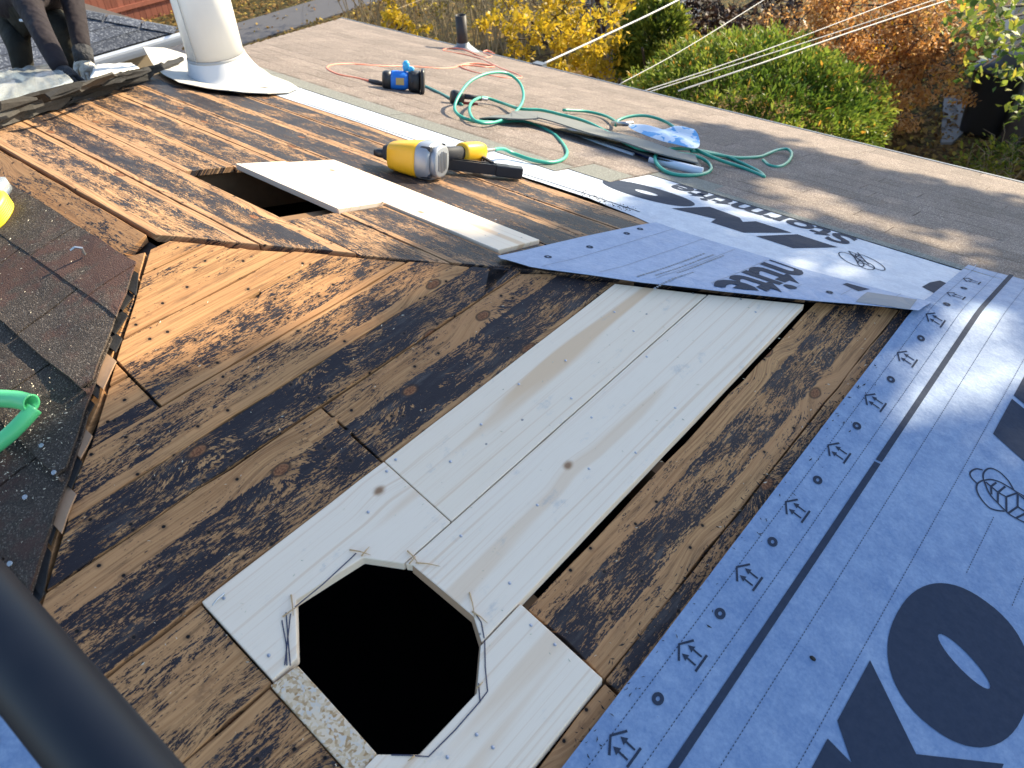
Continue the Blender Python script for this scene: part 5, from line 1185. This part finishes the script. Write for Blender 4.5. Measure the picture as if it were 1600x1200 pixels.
a = MB(); v = [(cx - 0.3, cy - 0.3, GZ + 2.5), (cx + 6.3, cy - 0.3, GZ + 2.5), (cx + 6.3, cy + 7.3, GZ + 2.5), (cx - 0.3, cy + 7.3, GZ + 2.5), (cx + 3, cy + 3, GZ + 3.3), (cx + 3, cy + 4, GZ + 3.3)]
a.add(v, [(0, 1, 4), (1, 2, 5, 4), (2, 3, 5), (3, 0, 4, 5), (3, 2, 1, 0)]); a.build('roof', M['navy'], nh)
bxx, byy, _ = [(-0.252,12.041,-3.900)][0]
bn = thing('wheelie_bin', 'black plastic bin standing against the pale siding', 'bin', (bxx, byy, GZ))
a = MB(); a.loft((bxx, byy, GZ), (0, 0, 1), [(0.0, 0.25, 0.25, 4), (0.06, 0.28, 0.28, 4), (0.88, 0.33, 0.34, 4), (0.9, 0.35, 0.36, 4)], 24, Vector((1, 0, 0)), Vector((0, 1, 0))); a.build('body', M['black'], bn, True)
a = MB(); a.loft((bxx, byy, GZ + 0.9), (0, 0, 1), [(0.0, 0.37, 0.38, 4), (0.04, 0.37, 0.38, 4), (0.11, 0.30, 0.30, 3), (0.13, 0.18, 0.18, 3)], 24, Vector((1, 0, 0)), Vector((0, 1, 0))); a.build('lid', M['black'], bn, True)
for s_ in (-1, 1): a = MB(); a.tube([(bxx + 0.2 * s_, byy + 0.30, GZ + 0.12), (bxx + 0.26 * s_, byy + 0.30, GZ + 0.12)], 0.11, 16); a.build('wheel', M['rubber'], bn)
# pale shed far behind the yellow tree
sx, sy, _ = [(-7.463,13.184,-3.900)][0]
sh = thing('shed', 'pale blue-grey shed wall glimpsed through bare branches', 'shed', (sx, sy, GZ))
M['shed'] = plain('blue_grey_boards', (0.22, 0.25, 0.31), 0.8, 0.2, 14)
for i in range(11): a = MB(); a.bx(sx - 0.95 + 0.17 * i, sx - 0.79 + 0.17 * i, sy, sy + 0.03, GZ, GZ + 2.2); a.build('board', M['shed'], sh)
a = MB(); a.bx(sx - 0.9, sx + 0.85, sy + 0.04, sy + 1.8, GZ, GZ + 2.15); a.build('wall', M['shed'], sh)
a = MB(); a.add([(sx - 1.1, sy - 0.2, GZ + 2.2), (sx + 1.1, sy - 0.2, GZ + 2.2), (sx + 1.1, sy + 2, GZ + 2.6), (sx - 1.1, sy + 2, GZ + 2.6), (sx - 1.1, sy - 0.2, GZ + 2.27), (sx + 1.1, sy - 0.2, GZ + 2.27), (sx + 1.1, sy + 2, GZ + 2.67), (sx - 1.1, sy + 2, GZ + 2.67)], [(0, 3, 2, 1), (4, 5, 6, 7), (0, 1, 5, 4), (1, 2, 6, 5), (2, 3, 7, 6), (3, 0, 4, 7)]); a.build('roof', M['navy'], sh)

# overhead cables
M['cable'] = plain('pale_cable', (0.55, 0.53, 0.50), 0.5, 0.1, 20)
def cable(label, pts, r):
    tag(MB().tube(smooth_path(pts, 10), r, 8).build('overhead_cable', M['cable'], None, True), label, 'cable')
c1 = [(-2.251,4.300,-1.181),(-2.299,5.300,-1.200),(-2.356,6.600,-1.206),(-2.682,9.500,-1.271)]
cable('thick twisted white service cable fixed to the far eave', c1, 0.0085)
a = MB(); a.box(Vector(c1[0]) + Vector((-0.02, 0, -0.01)), (0.05, 0, 0), (0, 0.03, 0), (0, 0, 0.02)); tag(a.build('cable_bracket', M['drip']), 'grey bracket holding the white cable at the eave', 'bracket')
cable('thin cable crossing above the left side of the green bush', [(-1.535,4.340,-1.214),(-1.523,5.300,-1.193),(-1.593,6.800,-1.165),(-1.829,9.500,-1.189)], 0.0032)
cable('lowest of the parallel cables over the green bush', [(-1.315,4.340,-1.218),(-1.113,5.000,-1.200),(-0.893,6.000,-1.195),(-0.597,7.600,-1.189),(-0.356,10.000,-1.291)], 0.0040)
cable('middle of the parallel cables over the green bush', [(-1.275,4.340,-1.219),(-1.057,5.000,-1.199),(-0.704,6.200,-1.184),(-0.291,7.600,-1.153),(0.132,10.000,-1.239)], 0.0036)
cable('highest and brightest of the parallel cables over the orange tree', [(-1.008,4.340,-1.151),(-0.749,5.000,-1.104),(-0.501,6.200,-1.121),(-0.173,7.600,-1.138),(0.359,10.000,-1.203)], 0.0055)

# ------------------------------------------------------------------ leaves
def leaves(name, pts, size, mat, parent=None, bias=0.5, asp=0.55, dirs=None, var=None, smin=0.6, smax=1.3):
    pts = np.asarray(pts, float); n = len(pts)
    sz = size * rng.uniform(smin, smax, n)
    if dirs is None:
        d = rng.normal(size=(n, 3)); d[:, 2] -= 0.3
    else: d = np.asarray(dirs, float) + rng.normal(scale=0.35, size=(n, 3))
    d /= np.linalg.norm(d, axis=1)[:, None] + 1e-9
    up = rng.normal(size=(n, 3)); up[:, 2] += bias * 3
    s_ = np.cross(d, up); s_ /= np.linalg.norm(s_, axis=1)[:, None] + 1e-9
    nn = np.cross(s_, d)
    b = pts - d * sz[:, None] / 2; t = pts + d * sz[:, None] / 2
    fold = nn * sz[:, None] * 0.10
    l = pts - s_ * (sz * asp / 2)[:, None] + fold; r = pts + s_ * (sz * asp / 2)[:, None] + fold
    V = np.stack([b, l, t, r], 1).reshape(-1, 3)
    me = bpy.data.meshes.new(name); me.vertices.add(4 * n); me.vertices.foreach_set('co', V.ravel())
    me.loops.add(4 * n); me.loops.foreach_set('vertex_index', np.arange(4 * n))
    me.polygons.add(n); me.polygons.foreach_set('loop_start', np.arange(0, 4 * n, 4)); me.polygons.foreach_set('loop_total', np.full(n, 4))
    me.update(calc_edges=True)
    at = me.attributes.new('var', 'FLOAT', 'POINT')
    vv_ = np.repeat(np.clip(var if var is not None else rng.uniform(0, 1, n), 0, 1), 4); at.data.foreach_set('value', vv_)
    return link(name, me, mat, parent)
def blob(c, r, n, shell=0.5):
    """uneven cloud of points round c with radii r"""
    v = rng.normal(size=(n, 3)); v /= np.linalg.norm(v, axis=1)[:, None]
    rad = rng.uniform(shell, 1.0, n) ** 0.6
    return np.asarray(c) + v * rad[:, None] * np.asarray(r)
def tree(name, label, cat, base, tips, size, mat, per, rad, trunk_r, bark, group=None, asp=0.55, crown='crown', bias=0.5, stem_to=None, leafvar=None):
    r = thing(name, label, cat, tuple(base), group)
    base = Vector(base); tips = [Vector(t) for t in tips]
    top = Vector(stem_to) if stem_to is not None else sum(tips, Vector()) / len(tips)
    a = MB(); fork = base + (top - base) * 0.6 + Vector((random.uniform(-.1, .1), random.uniform(-.1, .1), 0))
    a.tube(smooth_path([base, base + (fork - base) * 0.5 + Vector((random.uniform(-.06, .06), random.uniform(-.06, .06), 0)), fork], 5), [trunk_r * (1 - 0.045 * i) for i in range(11)], 9); a.build('trunk', bark, r, True)
    a = MB(); pts = []; vr = []
    for t in tips:
        m_ = mid(fork, t, 0.5) + Vector((random.uniform(-.2, .2), random.uniform(-.2, .2), random.uniform(0, .25)))
        a.tube(smooth_path([fork, m_, t], 5), [trunk_r * 0.45 * (1 - 0.085 * i) for i in range(11)], 5)
        for j in range(4):
            e = t + Vector(rng.normal(size=3)) * rad * 0.6; a.tube([t, mid(t, e) + Vector((0, 0, .05)), e], [trunk_r * 0.09, trunk_r * 0.06, 0.002], 4)
        n_ = int(per * random.uniform(0.6, 1.3)); sub = 7
        tv = random.uniform(-0.2, 0.2)
        for j in range(sub):
            c = np.array(t) + rng.normal(size=3) * rad * 0.55
            pts.append(blob(c, np.array([1, 1, 0.75]) * rad * rng.uniform(0.35, 0.65), n_ // sub, 0.1)); vr.append(rng.uniform(0, 1, n_ // sub) * 0.7 + 0.15 + tv + rng.uniform(-.1, .1))
    a.build('branches', bark, r)
    leaves(crown, np.concatenate(pts), size, mat, r, bias, asp, None, np.concatenate(vr))
    return r
M['bark'] = plain('dark_bark', (0.055, 0.042, 0.035), 0.95, 0.4, 30, bump=0.7); M['twig'] = plain('pale_twigs', (0.30, 0.24, 0.15), 0.9, 0.35, 30); M['twigG'] = plain('grey_twigs', (0.26, 0.23, 0.21), 0.9, 0.3, 30)
M['lyel'] = leafmat('yellow_leaves', [(0.0, (0.30, 0.22, 0.02)), (0.4, (0.55, 0.36, 0.02)), (0.75, (0.68, 0.46, 0.03)), (1.0, (0.40, 0.38, 0.06))], 0.5)
M['lhed'] = leafmat('olive_yellow_leaves', [(0.0, (0.16, 0.13, 0.03)), (0.5, (0.36, 0.28, 0.06)), (1.0, (0.60, 0.47, 0.12))], 0.5)
M['lgrn'] = leafmat('evergreen_sprays', [(0.0, (0.045, 0.095, 0.015)), (0.40, (0.13, 0.20, 0.022)), (0.80, (0.29, 0.33, 0.05)), (0.93, (0.38, 0.30, 0.05)), (1.0, (0.50, 0.26, 0.04))], 0.45)
M['lygr'] = leafmat('yellow_green_leaves', [(0.0, (0.06, 0.10, 0.015)), (0.5, (0.18, 0.22, 0.03)), (1.0, (0.42, 0.40, 0.05))], 0.5)
M['lora'] = leafmat('orange_brown_leaves', [(0.0, (0.24, 0.10, 0.035)), (0.35, (0.46, 0.21, 0.055)), (0.65, (0.60, 0.32, 0.11)), (0.85, (0.66, 0.42, 0.22)), (1.0, (0.68, 0.40, 0.03))], 0.55)
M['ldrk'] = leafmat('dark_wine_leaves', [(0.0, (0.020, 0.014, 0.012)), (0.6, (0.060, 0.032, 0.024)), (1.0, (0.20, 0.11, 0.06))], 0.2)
M['lfal'] = leafmat('fallen_leaves', [(0.0, (0.10, 0.055, 0.025)), (0.4, (0.22, 0.125, 0.05)), (0.75, (0.34, 0.22, 0.07)), (1.0, (0.48, 0.36, 0.06))], 0.15, 0.85, 0.1)

random.seed(21)
# thicket along the back of the garden: arching stems and small yellowed leaves
def thicket(label, x0, x1, y0, y1, h, ns, mat, per=26, lsize=0.065):
    r = thing('shrub', label, 'shrub', ((x0 + x1) / 2, (y0 + y1) / 2, GZ)); a = MB(); pts = []
    for i in range(ns):
        b = Vector((random.uniform(x0, x1), random.uniform(y0, y1), GZ)); hh = h * random.uniform(0.6, 1.1); d = Vector((random.gauss(0, 1.1), random.gauss(-0.2, 0.9), 0))
        p = smooth_path([b, b + d * 0.25 + Vector((0, 0, hh * 0.5)), b + d * 0.8 + Vector((0, 0, hh * 0.9)), b + d * 1.5 + Vector((0, 0, hh))], 4)
        a.tube(p, [0.012 - 0.0008 * k for k in range(len(p))], 4)
        for k in range(5, len(p)):
            e = p[k] + Vector((random.gauss(0, .18), random.gauss(0, .18), random.gauss(0.02, .15))); a.tube([p[k], e], [0.005, 0.002], 3); a.tube([p[k], p[k] + Vector((random.gauss(0, .5), random.gauss(0, .4), random.gauss(0.1, .3)))], [0.005, 0.002], 3)
            pts.append(blob(e, (0.12, 0.12, 0.10), random.randint(0, per // 4), 0.1))
    a.build('stems', M['twig'], r); leaves('foliage', np.concatenate(pts), lsize, mat, r, 0.3)
thicket('dense twiggy yellowing thicket left of the vent pipe', -12.6, -9.6, 9.6, 12.4, 2.0, 70, M['lhed'], 60)
thicket('dense twiggy yellowing thicket right behind the vent pipe', -9.6, -7.2, 9.2, 12.0, 2.3, 80, M['lhed'], 64)
tree('tree', 'bright golden-yellow tree above the twiggy thicket', 'tree', [(-7.055,10.849,-3.900)][0], [(-5.393,7.568,-2.000),(-5.237,8.044,-2.300),(-4.203,7.128,-1.700),(-4.142,7.500,-1.900),(-4.510,8.315,-2.500),(-5.295,8.432,-2.700),(-4.226,6.621,-1.500),(-3.626,6.902,-1.500),(-5.687,7.751,-2.400),(-4.628,8.652,-2.800)], 0.085, M['lyel'], 330, 0.34, 0.07, M['bark'])
tree('tree', 'small yellow sapling at the left end of the thicket', 'tree', [(-10.280,10.044,-3.900)][0], [(-7.673,7.474,-2.200),(-7.806,7.754,-2.500),(-7.953,8.077,-2.800),(-7.382,7.139,-1.900)], 0.09, M['lyel'], 120, 0.22, 0.03, M['bark'])
# bare grey branches in front of the brown fence
r = thing('bare_shrub', 'leafless grey shrub in front of the brown fence', 'shrub', [(-5.819,10.506,-3.900)][0]); a = MB(); b0 = Vector([(-5.819,10.506,-3.900)][0])
for i in range(26):
    e = b0 + Vector((random.gauss(0.1, 0.7), random.gauss(0.2, 0.6), random.uniform(1.4, 2.6))); p = smooth_path([b0 + Vector((random.gauss(0, .1), random.gauss(0, .1), 0)), mid(b0, e) + Vector((random.gauss(0, .15), random.gauss(0, .15), .2)), e, e + Vector((random.gauss(0, .4), random.gauss(-.2, .3), random.uniform(-.3, .1)))], 4)
    a.tube(p, [0.013 - 0.0008 * k for k in range(len(p))], 4)
    for k in range(4, len(p), 2): a.tube([p[k], p[k] + Vector((random.gauss(0, .2), random.gauss(0, .2), random.gauss(0, .18)))], [0.005, 0.002], 3)
a.build('branches', M['twigG'], r)
# big rounded evergreen
def evergreen(label, c, rx, ry, rz, n, size, mat):
    r = thing('evergreen_bush', label, 'bush', (c[0], c[1], GZ)); c = np.asarray(c, float)
    a = MB(); 
    for i in range(5): a.tube([(c[0] + random.gauss(0, .15), c[1] + random.gauss(0, .15), GZ), (c[0] + random.gauss(0, .6), c[1] + random.gauss(0, .5), c[2] + random.uniform(0, .6))], [0.05, 0.015], 6)
    a.build('stems', M['bark'], r)
    v = rng.normal(size=(n, 3)); v[:, 2] = np.abs(v[:, 2]) * 1.0 - 0.35; v /= np.linalg.norm(v, axis=1)[:, None]
    lob = np.array([mnoise.noise((q[0] * 2.6, q[1] * 2.6, q[2] * 2.6)) + 0.6 * mnoise.noise((q[0] * 6, q[1] * 6, q[2] * 6)) for q in v])
    rad = 1 + 0.20 * lob - rng.exponential(0.07, n)
    p0 = c + v * rad[:, None] * np.array([rx, ry, rz])
    k = 8; pts = []; dirs = []; var = []
    for j in range(k):
        d = v * 0.8 + np.array([0, 0, 0.45]) + rng.normal(scale=0.5, size=(n, 3)); d /= np.linalg.norm(d, axis=1)[:, None]
        pts.append(p0 + d * (rng.uniform(0.02, 0.16, n))[:, None]); dirs.append(d); var.append(np.clip(0.40 + 0.45 * lob + rng.normal(scale=0.2, size=n) + (rng.uniform(size=n) > 0.965) * 0.6, 0, 1))
    leaves('foliage', np.concatenate(pts), size, mat, r, 0.4, 0.32, np.concatenate(dirs), np.concatenate(var)); return r
evergreen('big rounded green evergreen bush beyond the eave', [(-2.060,7.914,-2.800)][0], 1.42, 1.4, 0.80, 4800, 0.075, M['lgrn'])
evergreen('yellow-green bush at the left shoulder of the big evergreen', [(-4.140,9.137,-2.800)][0], 0.45, 0.45, 0.75, 900, 0.11, M['lygr'])
tree('tree', 'orange-brown leafed tree behind the evergreen bush', 'tree', [(-2.505,14.696,-3.900)][0], [(-2.629,10.123,-2.350),(-2.506,10.586,-2.750),(-2.142,10.083,-2.250),(-1.905,10.307,-2.550),(-1.686,10.210,-2.250),(-1.443,10.391,-2.550),(-1.229,9.996,-2.150),(-1.051,10.364,-2.350),(-0.862,10.061,-2.050),(-0.797,10.634,-2.550),(-1.861,10.658,-2.950),(-1.527,10.833,-3.050),(-1.157,10.535,-2.750),(-1.308,11.088,-3.350),(-1.188,11.240,-3.650),(-0.620,11.132,-2.850),(-2.203,9.680,-1.950),(-1.728,9.658,-1.850),(-1.301,9.858,-1.850),(-1.023,10.030,-1.850),(-1.408,11.087,-3.650),(-0.802,10.357,-1.950),(-2.715,10.357,-2.700),(-2.039,9.904,-2.000),(-1.171,10.231,-2.100),(-0.911,10.529,-2.400),(-1.502,10.237,-3.000),(-0.903,10.591,-2.900),(-0.760,11.018,-2.500)], 0.066, M['lora'], 430, 0.40, 0.08, M['bark'])
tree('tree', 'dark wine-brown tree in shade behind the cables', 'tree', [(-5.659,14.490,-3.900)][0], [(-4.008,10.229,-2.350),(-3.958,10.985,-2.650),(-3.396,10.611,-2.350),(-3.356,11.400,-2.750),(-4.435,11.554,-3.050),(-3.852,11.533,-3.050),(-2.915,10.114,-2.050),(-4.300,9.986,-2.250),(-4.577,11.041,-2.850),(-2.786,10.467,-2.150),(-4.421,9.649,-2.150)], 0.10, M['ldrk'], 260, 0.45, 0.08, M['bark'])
# low fern-like plants under the eave at the right
for i, (u, lab) in enumerate(zip([(0.278,10.282,-3.700),(0.526,10.495,-3.600),(0.001,10.354,-3.750),(0.288,10.680,-3.600)], ('yellow-green fern plant under the eave, in the middle of its clump', 'yellow-green fern plant at the right picture edge by the eave', 'leftmost yellow-green fern plant in the brown leaves', 'yellow-green plant at the foot of the dark trunk'))):
    r = thing('fern_plant', lab, 'plant', (u[0], u[1], GZ), 'ferns under the eave'); c = np.array(u); d = rng.normal(size=(130, 3)); d[:, 2] = np.abs(d[:, 2]) * 0.5; d /= np.linalg.norm(d, axis=1)[:, None]
    leaves('foliage', c + d * rng.uniform(0.05, 0.36, 130)[:, None], 0.09, M['lygr'], r, 0.7, 0.4, d)
    a = MB()
    for j in range(10): e = c + d[j] * 0.4; a.tube([(u[0], u[1], GZ), tuple((c + e) / 2 + np.array([0, 0, .08])), tuple(e)], [0.006, 0.004, 0.002], 4)
    a.build('stems', M['twig'], r)
# the shade tree: trunk at the right edge, unseen crown shaped to cast the roof's shade pattern
LIT = [[(0.032,-0.562),(0.370,-0.540),(0.433,-0.416),(0.480,-0.280),(0.526,-0.044),(0.553,0.214),(0.572,0.390),(0.577,0.525),(0.469,0.496),(0.235,0.723),(-0.059,1.069),(-0.022,1.562),(0.219,1.639),(-0.137,2.101),(-0.218,2.584),(-0.429,3.582),(-0.398,3.566),(-0.032,3.561),(0.263,3.425),(0.723,3.439),(0.982,3.576),(1.422,3.501),(1.707,3.381),(1.782,4.189),(1.268,4.520),(-0.365,4.495),(-2.274,4.799),(-5.290,4.692),(-3.885,0.832)],
  [(0.344,2.535),(0.574,2.744),(0.914,2.548),(1.186,2.529),(1.573,2.502),(1.770,2.264),(1.711,2.106),(1.627,2.140),(1.310,1.962),(0.947,2.072),(0.589,2.151)],
  [(0.407,2.045),(0.575,2.120),(0.911,2.033),(0.945,1.820),(0.740,1.723),(0.548,1.736)],
  [(0.949,1.435),(1.008,1.664),(1.172,1.734),(1.340,1.772),(1.358,1.598),(1.196,1.451),(1.040,1.330)],
  [(1.388,1.368),(1.490,1.724),(1.776,1.872),(1.846,1.469),(1.850,1.052),(1.678,0.872),(1.518,0.839),(1.450,1.147)]]
def litat(x, y): return any(inpoly(x, y, q) for q in LIT)  # sun patches on the roof, kept open when the crown is filled
tb = Vector([(0.164,11.677,-3.900)][0])
r = thing('shade_tree', 'green-yellow leafed tree with dark leaning trunk at the right edge', 'tree', tuple(tb))
cc = Vector((5.2, 10.4, 3.7))
a = MB(); p = smooth_path([tb, tb + Vector((0.15, 0.02, 0.8)), tb + Vector((0.60, 0.1, 2.0)), tb + Vector((1.9, 0.0, 4.0)), tb + Vector((3.1, -0.4, 5.4)), cc - Vector((0.8, 0, 1.2))], 6); a.tube(p, [0.14 - 0.003 * i for i in range(len(p))], 12); a.build('trunk', M['bark'], r, True)
pts = []; cl = []
xs = np.arange(-0.6, 5.0, 0.10); ys = np.arange(-1.9, 5.2, 0.13)
for x in xs:
    for y in ys:
        X, Y = x + random.uniform(-.05, .05), y + random.uniform(-.06, .06)
        if litat(X, Y): continue
        if X < 0.36 + 0.1 * random.random() and Y < 2.2: continue
        if Y > 4.4 and X < 1.0: continue
        z = S(X, Y)
        for d in (random.uniform(8.0, 9.5), random.uniform(9.5, 11.0)): cl.append(np.array((X, Y, z)) + np.array(SUN) * d)
cl = np.array(cl)
for c in cl: pts.append(c + rng.normal(scale=0.075, size=(12, 3)))
pts = np.concatenate(pts)
low = [blob(c, (0.22, 0.22, 0.18), 26, 0.1) for c in [(-0.062,7.955,-1.300),(0.191,7.709,-1.300),(0.339,7.719,-1.200),(0.410,8.055,-1.500),(0.276,8.066,-1.600),(0.060,8.226,-1.600),(0.437,8.615,-1.900),(0.313,8.900,-2.100),(-0.115,8.115,-1.500),(0.558,9.064,-2.300),(0.242,7.563,-1.100),(0.456,9.392,-2.600),(-0.067,9.239,-2.200)]]
out = [blob((6.3 + rng.normal() * 0.9, 11.0 + rng.normal() * 1.2, 5.2 + abs(rng.normal()) * 1.0), (0.6, 0.6, 0.5), 60, 0.1) for _ in range(30)]
M['lshade'] = leafmat('green_tree_leaves', [(0.0, (0.05, 0.10, 0.02)), (0.5, (0.14, 0.20, 0.035)), (0.85, (0.33, 0.36, 0.05)), (1.0, (0.50, 0.40, 0.05))], 0.50)
leaves("crown", np.concatenate([pts] + out), 0.125, M['lshade'], r, 0.2, 0.75)
leaves('lower_foliage', np.concatenate(low), 0.105, M['lshade'], r, 0.5, 0.6)
a = MB(); hub = cc - Vector((0.8, 0, 1.2))
for i in range(26):
    t = Vector(cl[rng.integers(len(cl))]); a.tube(smooth_path([hub, mid(hub, t) + Vector((0, 0, .3)), t], 4), [0.030 - 0.003 * k for k in range(9)], 5)
a.build('branches', M['bark'], r); a = MB()
for c in [(-0.062,7.955,-1.300),(0.191,7.709,-1.300),(0.410,8.055,-1.500),(0.276,8.066,-1.600),(0.437,8.615,-1.900),(-0.067,9.239,-2.200)]:
    a.tube(smooth_path([p[10], mid(p[10], Vector(c)) + Vector((0, 0, .2)), Vector(c)], 4), [0.04 - 0.004 * k for k in range(9)], 5)
a.build('lower_branches', M['bark'], r)
# fallen leaves
n = 8200; q = np.stack([rng.uniform(-3.5, 3, n), rng.uniform(9.8, 17.5, n), np.full(n, GZ + 0.03) + rng.uniform(0, .03, n)], 1)
q2 = np.stack([rng.uniform(-19, -11.5, 5200), rng.uniform(4.5, 14, 5200), np.full(5200, GZ + 0.04) + rng.uniform(0, .03, 5200)], 1)
keep = ~((q2[:, 0] > -14.75) & (q2[:, 0] < -13.35) & (rng.uniform(size=5200) > 0.06))
fl_ = leaves('fallen_leaves', np.concatenate([q, q2[keep]]), 0.085, M['lfal'], None, 1.5, 0.7); tag(fl_, 'fallen brown and yellow leaves over the garden ground', 'leaves', kind='stuff')
